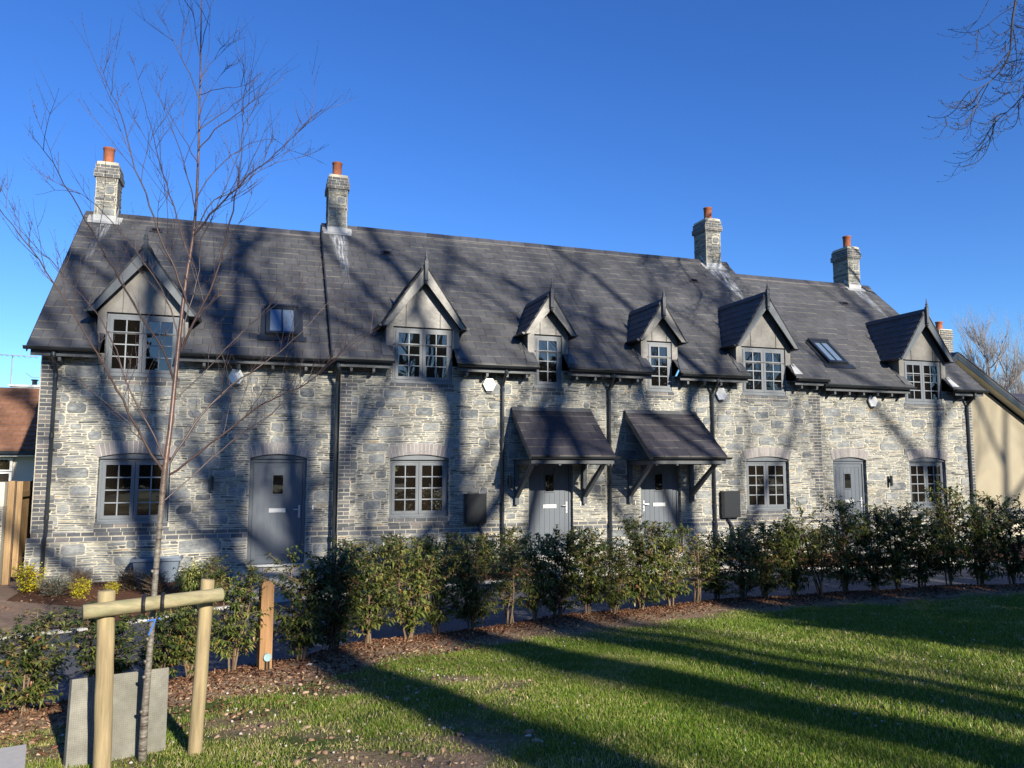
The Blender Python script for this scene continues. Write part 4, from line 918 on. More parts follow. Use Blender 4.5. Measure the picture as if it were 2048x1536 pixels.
def shrub_mesh(seed, H, spread, stems, leaves, Lf=.076, wf=.023, bare=.25, mean=.4, sd=.2, leafm='laurel', droop=.35):
    rg = random.Random(seed); st = MB(); V, F, T = [], [], []; twigs = []
    for s in range(stems):
        a = rg.uniform(0, 6.28); lean = rg.uniform(.05, .3); p = Vector((rg.uniform(-.03,.03), rg.uniform(-.03,.03), -.05)); pts = [p]; h = H*rg.uniform(.7, 1.0); n = 8; d = Vector((math.cos(a)*lean, math.sin(a)*lean, 1))
        for i in range(n):
            d = (d+Vector((rg.uniform(-.12,.12), rg.uniform(-.12,.12), .12))).normalized(); p = p+d*h/n; pts.append(p)
        st.tube(pts, [.011*(1-.8*i/n)+.001 for i in range(n+1)], 5, 0, rg.random())
        for i in range(2, n+1):
            for q in range(4):
                b = pts[i-1].lerp(pts[i], rg.random()); aa = rg.uniform(0, 6.28); k = spread*rg.uniform(.35, 1)*(1-.35*abs(b.z/H-.5)*2)
                e = b+Vector((math.cos(aa)*k, math.sin(aa)*k, rg.uniform(.02, .16))); m = b.lerp(e, .5)+Vector((0,0,-.01)); 
                if b.z > H*bare: st.tube([b, m, e], [.0035, .0025, .0012], 3, 0, rg.random(), False); twigs.append((b, m, e))
        twigs.append((pts[-3], pts[-2], pts[-1])); twigs.append((pts[-2], pts[-1], pts[-1]+Vector((0,0,.04))))
    clump = [rg.gauss(0, .13) for _ in twigs]
    for i in range(leaves):
        ti = rg.randrange(len(twigs)); b, m, e = twigs[ti]; t = rg.random()**.6; p = b.lerp(m, t*2) if t < .5 else m.lerp(e, t*2-1)
        a = rg.uniform(0, 6.28); ax = (e-b).normalized(); d = Vector((math.cos(a), math.sin(a), rg.uniform(-.55,.35)))*.8+ax*.8
        tone = min(1, max(0, rg.gauss(mean, sd)+clump[ti])); L = Lf*rg.uniform(.6, 1.25); add_leaves(V, F, T, p, d, L, wf*rg.uniform(.8,1.2), tone, rg, droop)
    sm = st.mesh('stem', [M['stem']]); lm = np_mesh('foliage', np.array([tuple(v) for v in V]), np.array(F), T, [M[leafm]]); return sm, lm
PROTO = [shrub_mesh(1, 1.0, .36, 5, 2700, mean=.44, bare=.06), shrub_mesh(2, 1.0, .38, 6, 2900, mean=.50, bare=.08), shrub_mesh(3, 1.0, .35, 5, 2500, mean=.52, sd=.24, leafm='laurel_y', bare=.10),
         shrub_mesh(4, 1.0, .40, 6, 3000, mean=.52, bare=.08), shrub_mesh(5, 1.0, .33, 6, 2100, mean=.6, sd=.2, leafm='laurel_y', bare=.08), shrub_mesh(6, 1.0, .30, 5, 900, mean=.5, bare=.2), shrub_mesh(7, 1.0, .36, 5, 2900, mean=.33, sd=.18, bare=.04)]  # last prototype: hedge shade painted in as darker leaf tones
def shrub(name, proto, x, y, z, s, rz, label, cat, group=None, sw=1.0):
    t = thing(name, (x, y, z), label, cat, group, rz); t.scale = (s*sw, s*sw, s)
    for nm, me in (('stem', proto[0]), ('foliage', proto[1])):
        o = bpy.data.objects.new(nm, me); COL.objects.link(o); o.parent = t
    return t
HG = 'laurel bushes planted as a hedge along the lawn'
hedge = [ # x, y offset from the hedge line, height, prototype, width, label
 (-2.55, .0, .75, 3, 1.1, 'green laurel bush at the far left edge of the lawn'),
 (-1.95, .05, .72, 0, 1.1, 'laurel bush with a low leafy skirt just left of the pale stemmed one'),
 (-1.42, -.05, .66, 3, 1.05, 'pale stemmed laurel bush left of the leaning concrete slab'),
 (-1.02, .18, .74, 6, 1.0, 'dark laurel bush with a thin upright shoot behind the top of the leaning slab'),
 (-.66, .22, .62, 6, 1.0, 'dark shaded laurel bush seen between the tree stake posts'),
 (-.45, .12, .72, 4, .8, 'yellow green bush right beside the young trunk, under the stake rail'),
 (-.14, .02, .86, 2, .95, 'light green laurel bush between the right stake post and the orange bollard'),
 (.42, .05, .95, 0, 1.0, 'dark laurel bush immediately right of the orange timber bollard'),
 (.72, .10, 1.02, 6, 1.0, 'darkest tall laurel bush, second to the right of the bollard'),
 (1.08, .0, 1.05, 1, .95, 'laurel bush with crooked bare foot before the brick corner of the second cottage'),
 (1.50, -.05, 1.02, 4, .95, 'yellowing laurel bush with hanging leaves left of the big ground floor window'),
 (1.86, .06, 1.05, 2, .95, 'yellow green laurel bush below the left part of the second cottage window'),
 (2.25, .0, 1.0, 3, .95, 'green laurel bush below the right part of the second cottage window'),
 (2.75, .05, 1.05, 5, 1.1, 'thin almost bare laurel bush through which the kerb shows'),
 (3.05, -.06, 1.02, 2, .8, 'slim yellow leaved laurel bush in front of the meter box pipe'),
 (3.42, .1, 1.12, 6, 1.0, 'dark dense laurel bush below the first porch door'),
 (3.80, .0, 1.08, 1, .9, 'laurel bush with red tinged top below the right side of the first porch'),
 (4.12, -.08, .9, 4, 1.0, 'low bright bush with willowy pale leaves left of the middle downpipe'),
 (4.55, .03, 1.12, 3, .95, 'tall laurel bush right under the middle downpipe'),
 (4.98, -.04, 1.10, 2, .95, 'yellow green laurel bush with several bare feet below the second porch'),
 (5.45, .0, 1.0, 5, 1.2, 'sparse twiggy laurel bush left of the second meter box'),
 (5.85, .06, 1.02, 1, 1.0, 'laurel bush in front of the second meter box pipe'),
 (6.30, .0, 1.12, 4, 1.15, 'wide sunlit yellow green laurel bush below the third cottage window'),
 (6.72, .05, 1.15, 3, 1.05, 'green laurel bush just right of the sunlit wide one'),
 (7.15, .05, 1.42, 0, .9, 'tall pointed laurel bush left of the pale front door'),
 (7.55, .0, 1.22, 5, 1.3, 'laurel bush with thin stems in front of the pale front door'),
 (7.98, .05, 1.45, 3, .95, 'tall laurel bush with a high tip between the pale door and the last window'),
 (8.42, .0, 1.38, 6, 1.05, 'dark laurel bush left of the last ground floor window'),
 (8.85, .05, 1.45, 1, 1.0, 'laurel bush rising in front of the last ground floor window'),
 (9.30, .1, 1.30, 6, 1.1, 'dark laurel bush in front of the right corner of the terrace'),
 (9.80, .1, 1.62, 3, 1.0, 'tall laurel bush with yellow lit tips in front of the cream gable'),
 (10.35, .1, 1.50, 0, 1.1, 'laurel bush at the right edge of the photo in front of the cream gable'),
 (10.95, .1, 1.6, 6, 1.1, 'tallest dark laurel bush at the very right end of the hedge')]
for i, (x, dy, h, p, w, lab) in enumerate(hedge):
    y = float(hy(x))+dy+.06; z = float(gz(x, y)); h = h*.92 if x > 5.8 else h; shrub('laurel_bush', PROTO[p], x, y, z, h, i*1.7+rnd.uniform(-.6,.6), lab, 'bush', HG, (w/h*1.12 if h > 1.1 else w)*(1.2 if x < -.3 else 1.0))
HB = 'laurel bushes in the bed against the cottages'
for i, (x, y, h, p, lab) in enumerate([(1.75, -1.0, .78, 1, 'small laurel against the brick corner left of the second cottage window'), (2.45, -1.1, .85, 3, 'laurel under the left half of the second cottage window, against the wall'),
    (3.05, -1.05, .82, 1, 'laurel under the middle of the second cottage window, against the wall'), (3.65, -1.05, .84, 3, 'laurel under the right edge of the second cottage window, against the wall'), (4.2, -1.1, .85, 2, 'laurel just below the first meter box against the wall'),
    (4.85, -.9, .9, 3, 'laurel at the foot of the downpipe left of the first porch'), (11.2, -.9, .85, 3, 'laurel under the third cottage window against the wall'), (12.2, -.9, .8, 1, 'laurel against the wall between the third window and the pale door'), (-.62, -2.0, .62, 3, 'laurel in the corner of the bed left of the first door step')]):
    shrub('laurel_bush', PROTO[p], x, y, -.18, h, i*2.1, lab, 'bush', HB, 1.15)
M['gold'] = leaf_mat('golden_leaf', [(0, (.20,.24,.02)), (.5, (.52,.47,.03)), (1, (.80,.66,.05))], .5, .3, .3)
M['silver'] = leaf_mat('silver_leaf', [(0, (.13,.17,.13)), (1, (.30,.35,.29))], .7, .1, .2)
M['heath'] = leaf_mat('dull_heath_leaf', [(0, (.06,.05,.035)), (.6, (.12,.10,.07)), (1, (.20,.13,.10))], .7, .1, .2)
M['varieg'] = leaf_mat('variegated_leaf', [(0, (.14,.20,.04)), (.5, (.36,.40,.10)), (1, (.62,.60,.25))], .5, .3, .3)
Pg = shrub_mesh(21, .42, .26, 8, 1300, .05, .024, .0, .6, .25, 'gold'); Ps = shrub_mesh(22, .26, .26, 14, 3200, .04, .007, .0, .5, .25, 'silver', .0)
Ph = shrub_mesh(23, .34, .26, 12, 2800, .03, .011, .0, .45, .25, 'heath', .1); Pv = shrub_mesh(24, .42, .22, 8, 900, .12, .025, .0, .55, .25, 'varieg', .5)
for nm, P, x, y, s, lab, cat in [('golden_shrub', Pg, -3.50, -.75, 1.15, 'upright golden yellow shrub at the left corner of the first cottage', 'shrub'), ('silver_shrub', Ps, -3.02, -1.35, 1.2, 'silver grey mound right of the upright golden shrub', 'shrub'),
    ('heather_shrub', Ph, -2.75, -.85, 1.05, 'reddish brown heather mound behind the low yellow shrub', 'shrub'), ('golden_shrub', Pg, -2.58, -1.65, .78, 'low spreading yellow shrub in front of the heather mound', 'shrub'),
    ('heather_shrub', Ph, -1.98, -1.0, 1.0, 'brown twiggy mound left of the second silver one', 'shrub'), ('silver_shrub', Ps, -1.62, -1.15, 1.2, 'silver grey mound left of the young trunk beneath the planter', 'shrub'), ('heather_shrub', Ph, -1.45, -1.8, 1.0, 'dark green brown mound directly left of the young trunk', 'shrub'),
    ('variegated_shrub', Pv, -.98, -1.6, 1.15, 'green and cream striped leafy shrub right of the young trunk', 'shrub'), ('golden_shrub', Pg, -2.15, -1.5, .55, 'smallest yellow shrub at the right end of the low yellow one', 'shrub')]:
    shrub(nm, P, x, y, -.18, s, rnd.uniform(0, 6), lab, cat, None, 1.0)
# planter against the wall
mb = MB(); mb.add([(-1.95,-.35,-.16),(-1.32,-.35,-.16),(-1.32,-.02,-.16),(-1.95,-.02,-.16),(-2.02,-.40,.26),(-1.25,-.40,.26),(-1.25,.02,.26),(-2.02,.02,.26)], [(0,3,2,1),(0,1,5,4),(1,2,6,5),(2,3,7,6),(3,0,4,7)])
mb.box(-2.05,-1.22,-.43,-.39,.22,.27); mb.box(-2.05,-2.01,-.389,.02,.22,.27); mb.box(-1.26,-1.22,-.389,.02,.22,.27); mb.box(-2.0,-1.27,-.385,0,.18,.22,1)
tag(mb.build('planter', [flat('blue_grey_paint', (.12,.15,.19), .5, .4), bed]), 'blue grey trough planter against the wall under the first cottage window', 'planter')

# ------------------------------------------------------------------ stake frame, slab, bollard
g0 = float(gz(-.7, -11))
t = thing('tree_stake', (-.5, -10.85, g0), 'timber stake frame of two round posts and a round rail holding the young tree', 'tree stake')
def post(x0, y0, z0, x1, y1, z1, r, nm, mat, seed):
    mb = MB(); n = 14; rg = random.Random(seed); pts = []; rr = []
    for i in range(n+1): k = i/n; pts.append((x0+(x1-x0)*k+rg.uniform(-.0015,.0015), y0+(y1-y0)*k, z0+(z1-z0)*k)); rr.append(r*(1+rg.uniform(-.018,.018)))
    L_ = math.dist((x0,y0,z0),(x1,y1,z1)); pts.append((x1+(x1-x0)/L_*.006, y1+(y1-y0)/L_*.006, z1+(z1-z0)/L_*.006)); rr.append(r*.88)
    mb.tube(pts, rr, 20); return mb.build(nm, [mat], t, True)
post(-.70, -10.96, .05, -.735, -10.94, 1.27, .0435, 'post', M['timber'], 1); post(-.285, -10.73, .05, -.245, -10.71, 1.275, .0385, 'post', M['timber'], 2)
post(-.825, -11.035, 1.185, -.165, -10.80, 1.205, .038, 'rail', M['timber_h'], 3)
tb = MB()
for dx in (-.045, .045):
    c = Vector((-.505+dx, -10.918+dx*.35, 1.195)); pts = [(c.x, c.y+.044*math.cos(a), c.z+.044*math.sin(a)) for a in [i*math.pi/8 for i in range(17)]]
    tb.tube(pts, .011, 6)
tb.tube([(-.55, -10.87, 1.20), (-.54, -10.76, 1.2), (-.505, -10.725, 1.2), (-.465, -10.75, 1.2), (-.46, -10.86, 1.2)], .012, 6); tb.build('tie_strap', [M['rubber']], t)

sb = MB(); a = Vector((-.905, -10.82, .325)); b = Vector((-.44, -10.60, .30)); upv = Vector((-.01, .10, .45)); 
U = (b-a); Wd = upv; N = U.cross(Wd).normalized()*-1
if N.y > 0: N = -N
P = [a, b, b+Wd, a+Wd]; sb.prism([tuple(p) for p in P], tuple(-N*.045), 0)
rg = random.Random(9); nu, nv = 46, 40
for i in range(nu):
    for j in range(nv):
        u, v = (i+.7)/(nu+.4), (j+.7)/(nv+.4); c = a+U*u+Wd*v+N*.0; e = .0042; uu = U.normalized()*e; vv = Wd.normalized()*e
        sb.add([tuple(c-uu-vv+N*.0002), tuple(c+uu-vv+N*.0002), tuple(c+uu+vv+N*.0002), tuple(c-uu+vv+N*.0002), tuple(c+N*.0032)], [(0,1,4),(1,2,4),(2,3,4),(3,0,4)], 0, .9)
tag(sb.build('paving_slab', [M['slab']]), 'grey dimpled concrete slab leaning on edge behind the stake post', 'slab')
sb = MB(); z = float(gz(-1.15, -10.75)); sb.prism([(-1.42, -10.98, z+.0), (-1.07, -10.92, z+.0), (-1.16, -10.52, z+.0), (-1.5, -10.6, z+.0)], (0, 0, .05)); tag(sb.build('paving_slab', [M['concrete']]), 'smooth pale slab lying flat at the bottom left corner', 'slab')

bx, by = .115, -8.79; bz = float(gz(bx, by)); t = thing('timber_bollard', (bx, by, bz), 'square orange timber bollard post with chamfered top among the bushes', 'bollard', rz=.22)
mb = MB(); w = .05; h = .70
mb.add([(-w,-w,-.1),(w,-w,-.1),(w,w,-.1),(-w,w,-.1),(-w,-w,h-.03),(w,-w,h-.03),(w,w,h-.03),(-w,w,h-.03),(-w*.55,-w*.55,h),(w*.55,-w*.55,h),(w*.55,w*.55,h),(-w*.55,w*.55,h)],
       [(0,1,5,4),(1,2,6,5),(2,3,7,6),(3,0,4,7),(4,5,9,8),(5,6,10,9),(6,7,11,10),(7,4,8,11),(8,9,10,11)], 0)
o = mb.build('post', [M['cedar']]); o.parent = t; o.location = (0,0,0)
mb = MB(); mb.prism([(math.cos(i*math.pi/7)*.032+.01, -w-.022, .10+math.sin(i*math.pi/7)*.032) for i in range(14)], (0, .022, 0), 0)
mb.tube([(0, -w-.012, .075), (0, -w-.012, -.03)], .007, 6, 1); mb.tube([(.022, -w-.012, .075), (.024, -w-.012, -.03)], .007, 6, 1); o = mb.build('junction_box', [M['socket'], M['rubber']]); o.parent = t; o.location = (0,0,0)

# ------------------------------------------------------------------ young birch
rg = random.Random(12)
def PX(px, py, Y):                                       # a spot of the crown, given its place on the surveyed sheet and its depth
    d = (_fw+_r2*((px-1024)/1538)-_u2*((py-768)/1538)); k = (Y-CAM_POS.y)/d.y; return CAM_POS+d*k
T0 = [(284,1530),(290,1420),(298,1320),(304,1250),(312,1140),(322,1020),(330,935),(340,860),(350,760),(361,650),(372,560),(385,480),(393,400),(397,300),(400,180),(402,60),(405,-60),(408,-200)]
trunk = [PX(x, y, -10.76+.0007*max(0, 900-y)) for x, y in T0]
rad = [.032,.026,.0235,.0215,.021,.0205,.0215,.018,.017,.016,.0145,.013,.0115,.0095,.0075,.006,.004,.0015]
def smooth_pts(P, k=3):
    out = []
    for i in range(len(P)-1):
        p0, p1, p2, p3 = P[max(i-1, 0)], P[i], P[i+1], P[min(i+2, len(P)-1)]
        for j in range(k):
            t_ = j/k; out.append(.5*((2*p1)+(-p0+p2)*t_+(2*p0-5*p1+4*p2-p3)*t_*t_+(-p0+3*p1-3*p2+p3)*t_**3))
    return out+[P[-1]]
def lerp_list(L, k): return [L[min(int(i/k), len(L)-1)]*(1-(i % k)/k)+L[min(int(i/k)+1, len(L)-1)]*((i % k)/k) for i in range((len(L)-1)*k+1)]
tr = thing('birch_tree', tuple(trunk[0]), 'young bare birch tree with copper bark held by the stake frame', 'tree')
mb = MB(); tp = smooth_pts(trunk); tr_r = [q*.74 for q in lerp_list(rad, 3)]; mb.tube(tp, tr_r, 12)
def birch_bark():
    m, nt, n, l, b = newmat('birch_bark'); tc = n.new('ShaderNodeTexCoord'); sp = n.new('ShaderNodeSeparateXYZ'); l.new(tc.outputs['Object'], sp.inputs[0])
    low = ramp(n, [(.3, (.045,.038,.032)), (.5, (.13,.115,.095)), (.72, (.29,.27,.23))]); l.new(noise(nt, coords(nt, 1, 1, 1, 3), 22, 5, .7), low.inputs['Fac'])
    hi = ramp(n, [(.3, (.035,.021,.016)), (.7, (.13,.066,.042))]); l.new(noise(nt, coords(nt, 1, 1, 1, .3), 30, 4, .7), hi.inputs['Fac'])
    band = noise(nt, coords(nt, 1, .6, .6, 9), 3.4, 2, .5); rb = ramp(n, [(.57, (0,0,0)), (.62, (1,1,1))]); l.new(band, rb.inputs['Fac'])
    k = math_(nt, 'MULTIPLY', math_(nt, 'SUBTRACT', sp.outputs[2], 1.55), 2.2, True); c = mixc(nt, k, low.outputs['Color'], hi.outputs['Color'])
    c = mixc(nt, math_(nt, 'MULTIPLY', rb.outputs['Color'], math_(nt, 'SUBTRACT', 1.0, math_(nt, 'MULTIPLY', k, .7))), c, (.05,.035,.03)); l.new(c, b.inputs['Base Color'])
    b.inputs['Roughness'].default_value = .42; b.inputs['Specular IOR Level'].default_value = .5; bump(nt, band, .3, .01, b); return m
for z in (.62, .74, .86, .98, 1.35): # branch collars
    q = min(tp, key=lambda p: abs(p.z-z)); mb.tube([q+Vector((-.012,-.015,-.008)), q+Vector((-.02,-.024,.003))], [.012, .006], 6, 0)
mb.build('trunk', [birch_bark()], tr, True)
mb = MB(); q = min(tp, key=lambda p: abs(p.z-1.09)); y = q.y-.0215
mb.bar((q.x-.025, y, q.z+.028), (q.x+.02, y, q.z+.033), .003, .008); mb.bar((q.x+.018, y-.001, q.z+.03), (q.x-.012, y-.001, q.z-.05), .003, .008); mb.bar((q.x+.03, y+.004, q.z+.045), (q.x+.045, y+.006, q.z+.03), .003, .007); mb.build('paint_mark', [M['blue']], tr)
LIMBS = [ # start index by image row, then points (px,py), depth drift over the limb, radius
 ([(328,945),(290,885),(245,800),(215,740),(165,655),(110,570),(60,495),(10,430),(-30,380)], -.5, .0095),
 ([(332,930),(310,870),(262,790),(232,700),(190,625),(150,575),(100,520),(50,470),(0,400)], .5, .007),
 ([(352,770),(325,700),(282,630),(240,560),(205,500),(170,440),(130,370),(95,310),(75,285)], -.6, .0085),
 ([(361,690),(340,620),(312,560),(270,500),(220,440),(180,400),(130,380),(70,390)], .3, .006),
 ([(372,600),(350,540),(322,480),(300,410),(272,340),(248,250),(225,190),(203,135)], -.3, .0085),
 ([(380,520),(360,460),(340,390),(318,320),(300,250),(283,190),(265,110)], .3, .0065),
 ([(392,430),(382,380),(360,300),(330,220),(300,150)], -.2, .005),
 ([(397,330),(375,290),(345,240),(335,190)], .2, .004),
 ([(399,200),(380,150),(355,100),(330,50),(314,12)], -.15, .0045),
 ([(401,120),(392,60),(383,10),(376,-60)], .1, .0035), ([(402,100),(412,50),(425,5),(430,-50)], .15, .0035), ([(401,170),(415,110),(418,50),(420,-30)], -.1, .003),
 ([(340,925),(390,850),(440,790),(500,745),(560,705),(600,668),(650,610),(685,580)], .4, .0085),
 ([(338,950),(400,905),(470,850),(520,810),(600,775),(640,745),(690,700),(760,655)], -.3, .008),
 ([(330,1000),(400,935),(460,885),(510,850),(560,815),(620,760),(660,720),(700,690)], .7, .005),
 ([(350,800),(400,755),(450,700),(500,650),(550,610),(600,575),(650,530)], .5, .005),
 ([(363,700),(385,650),(420,580),(445,500),(465,420),(480,340),(485,250),(488,220)], -.3, .0095),
 ([(364,690),(376,620),(400,540),(402,480),(440,400),(480,300),(500,250),(530,200)], .4, .006),
 ([(387,470),(420,430),(460,390),(500,350),(540,318),(580,280),(620,240),(645,218)], -.35, .0085),
 ([(388,460),(430,400),(470,380),(520,340),(570,320),(628,312)], .2, .005),
 ([(392,400),(430,340),(480,300),(520,280),(560,285),(600,330)], .4, .0045),
 ([(396,300),(430,260),(470,230),(510,200),(545,185)], -.3, .005), ([(397,260),(440,230),(480,200),(515,160)], .2, .0045), ([(398,190),(440,178),(480,172),(510,160)], -.2, .0035),
 ([(400,160),(420,130),(440,100),(447,92)], .1, .0035), ([(398,240),(410,200),(440,150),(460,130)], .3, .0035)]
br = MB()
def twig(p, d, L, r, lvl, rg):
    n = 5; pts = [p]; q = p
    for i in range(n):
        d = (d+Vector((rg.uniform(-.13,.13), rg.uniform(-.13,.13), rg.uniform(-.03,.13)))).normalized(); q = q+d*L/n; pts.append(q)
    br.tube(pts, [r*(1-.75*i/n) for i in range(n+1)], 4 if r > .0015 else 3, 0, rg.random(), False)
    for i in range(1, n+1):
        if rg.random() < .5: c = pts[i]; br.tube([c-d*.003, c+Vector((rg.uniform(-.006,.006), 0, .006))], [.0016, .0008], 3, 0, .2, False)
    if lvl > 0:
        for i in range(rg.randint(2, 4)):
            k = rg.uniform(.25, .9); c = pts[int(k*n)]; a = rg.uniform(0, 6.28); e = Vector((math.cos(a), math.sin(a)*.8, rg.uniform(.1,.8))).normalized(); twig(c, (d*1.0+e*.85).normalized(), L*rg.uniform(.4,.65), r*.62, lvl-1, rg)
for pts, drift, r in LIMBS:
    n = len(pts); y0 = min(tp, key=lambda p: abs(PX(*pts[0], -10.7).z-p.z)).y; P = [PX(x, y, y0+drift*(i/(n-1))**1.2) for i, (x, y) in enumerate(pts)]; P = smooth_pts(P, 3)
    for i in range(1, len(P)-1): P[i] = P[i]+Vector((rg.uniform(-.006,.006), rg.uniform(-.006,.006), rg.uniform(-.006,.006)))
    m = len(P); br.tube(P, [r*.85*(1-.86*i/(m-1)) for i in range(m)], 6, 0, rg.random(), False)
    for i in range(3, m-1):
        if rg.random() < .66:
            d = (P[i+1]-P[i-1]).normalized(); a = rg.uniform(0, 6.28); e = Vector((math.cos(a), math.sin(a)*.7, rg.uniform(-.1,.9))).normalized(); L = rg.uniform(.14, .62)*(1-.4*i/m); twig(P[i], (d+e*.75).normalized(), L, max(.0019, r*.34*(1-.5*i/m)), 1, rg)
br.build('crown', [tone_mat('birch_twig', [(0, (.028,.018,.018)), (1, (.07,.042,.034))], .2, 20, .45, 0, spec=.5)], tr, True)
# ------------------------------------------------------------------ bare trees
def bark_mat(name, c0, c1): return tone_mat(name, [(0, c0), (1, c1)], .3, 6, .9, .6, .03, .15, (1,1,.4))
M['bark'] = bark_mat('tree_bark', (.10,.085,.065), (.15,.13,.10)); M['bark_pale'] = bark_mat('far_bark', (.24,.22,.21), (.32,.29,.27))
def bare_tree(seed, H, r0, fork=.35, nl=6, levels=4, spread=.75, rmin=.006, up=.16, sides=6, kids=(3, 6), wob=.12, trunk_lean=(0, 0)):
    rg = random.Random(seed); tk = MB(); cr = MB()
    def grow(p, d, L, r, lvl):
        n = max(4, int(L/ (H*.028))) if lvl > 1 else 4; n = min(n, 12); pts = [p]; q = p; dd = d
        for i in range(n):
            dd = (dd+Vector((rg.uniform(-wob,wob), rg.uniform(-wob,wob), rg.uniform(-wob*.6,wob*.6)+up*(.6 if lvl > 1 else .2)))).normalized(); q = q+dd*L/n; pts.append(q)
        r1 = max(r*.32, rmin*.5); cr.tube(pts, [r+(r1-r)*i/n for i in range(n+1)], max(3, sides if lvl > 2 else (4 if lvl > 0 else 3)), 0, rg.random(), False)
        if lvl <= 0 or r < rmin: return
        for c in range(rg.randint(*kids)):
            k = rg.uniform(.22, 1.0); i = min(n, int(k*n)); b = pts[i]; rr = (r+(r1-r)*i/n)*rg.uniform(.5,.75); t_ = (pts[i]-pts[max(i-1,0)]).normalized()
            a = rg.uniform(0, 6.28); e = Vector((math.cos(a), math.sin(a), rg.uniform(-.1,.6))).normalized(); grow(b, (t_+e*spread*rg.uniform(.6,1.2)).normalized(), L*rg.uniform(.45,.72), rr, lvl-1)
    n = 14; pts = []; q = Vector((0,0,-.3))
    for i in range(n+1): pts.append(q); q = q+Vector((rg.uniform(-.012,.012)*H/2+trunk_lean[0]*H/n, rg.uniform(-.012,.012)*H/2+trunk_lean[1]*H/n, H*.80/n))
    rad = [r0*(1.25 if i == 0 else 1)*(1-.72*i/n) for i in range(n+1)]; tk.tube(pts, rad, 14)
    for k in range(nl):
        f = fork+(1-fork)*(k/nl); i = min(n-1, int(f*n)); a = k*2.4+rg.uniform(-.4,.4); e = Vector((math.cos(a), math.sin(a), rg.uniform(.35,1.0))).normalized()
        grow(pts[i].lerp(pts[i+1], rg.random()), e, H*rg.uniform(.30,.42)*(1.05-.45*f), rad[i]*rg.uniform(.55,.8), levels)
    return tk.mesh('trunk', [M['bark']], True), cr.mesh('crown', [M['bark']])
def place_tree(name, meshes, loc, s, rz, label, cat='tree', group=None, mat=None, tilt=(0, 0)):
    t = thing(name, loc, label, cat, group, rz); t.scale = (s, s, s); t.rotation_euler = (tilt[0], tilt[1], rz)
    for nm, me in zip(('trunk', 'crown'), meshes):
        o = bpy.data.objects.new(nm, me); COL.objects.link(o); o.parent = t
    return t
GT = 'tall bare trees in the park behind the viewer'
TA = bare_tree(101, 28, .44, .46, 6, 4, rmin=.018, kids=(2, 4)); TB = bare_tree(102, 28, .42, .48, 7, 4, spread=.85, rmin=.018, kids=(2, 4)); TC = bare_tree(103, 25, .17, .6, 5, 3, spread=.6, rmin=.016, kids=(2, 4)); TE = bare_tree(105, 27, .42, .62, 4, 3, spread=.7, rmin=.018, kids=(2, 3)); TF = bare_tree(106, 25, .34, .5, 8, 4, spread=.8, rmin=.016, kids=(3, 5), wob=.16)
# c = X + .30*Y at the tree is where its trunk shadow meets the facade
def at_c(c, Y): return (c-.30*Y, Y, .45)
TREES = [(TA, -.02, -31, 1.0, .4, 'bare tree behind the viewer whose trunk shadow falls left of the first front door'), (TE, -1.72, -28, .92, 2.0, 'slim bare tree behind the viewer shading the first ground floor window'),
         (TE, .88, -34, 1.0, 3.3, 'bare tree behind the viewer whose trunk shadow runs across the middle of the lawn'),
         (TC, 1.62, -30, 1.0, 5.1, 'slender bare tree behind the viewer whose shadow meets the brick corner of the second cottage'), (TB, 4.3, -33, 1.08, 1.1, 'broad bare tree behind the viewer shading the wall left of the first porch'),
         (TF, 9.3, -28, 1.0, 4.2, 'bare tree behind the viewer whose boughs shade the middle of the roof'), (TA, 16.6, -36, .98, 2.7, 'bare tree behind the viewer shading the wall right of the pale door'),
         (TC, .35, -45, 1.1, 1.3, 'added thin bare tree behind the viewer, its shadow between two broad ones on the lawn'), (TC, -.80, -47, 1.15, 2.9, 'added thin bare tree behind the viewer, its shadow on the lawn nearest the soil patch'),
         (TC, 2.35, -44, 1.05, 4.4, 'added thin bare tree behind the viewer, its shadow beside the dark right of the lawn'),  # the three thin trees are added to broaden and soften the lawn shadows
         (TF, 23.0, -33, .95, .9, 'bare tree behind the viewer whose boughs streak the cream gable')]
for me, c, Y, s, rz, lab in TREES: place_tree('bare_tree', me, at_c(c, Y), s, rz, lab, 'tree', GT)
TD = bare_tree(104, 20, .30, .22, 14, 4, spread=.7, rmin=.03, kids=(3, 6))
GD = 'far row of bare trees behind the viewer'
for i, (x, y, s) in enumerate([(-14,-52,.95),(2,-56,.98),(12,-50,.9),(21,-55,1.0),(29,-51,.95),(38,-56,1.0),(47,-52,.92),(57,-55,1.0),(68,-52,.96),(80,-56,1.0)]):
    place_tree('bare_tree', TD, (x, y, .45), s, i*1.9, 'bare tree in the far row behind the viewer, mirrored in the upstairs windows', 'tree', GD)
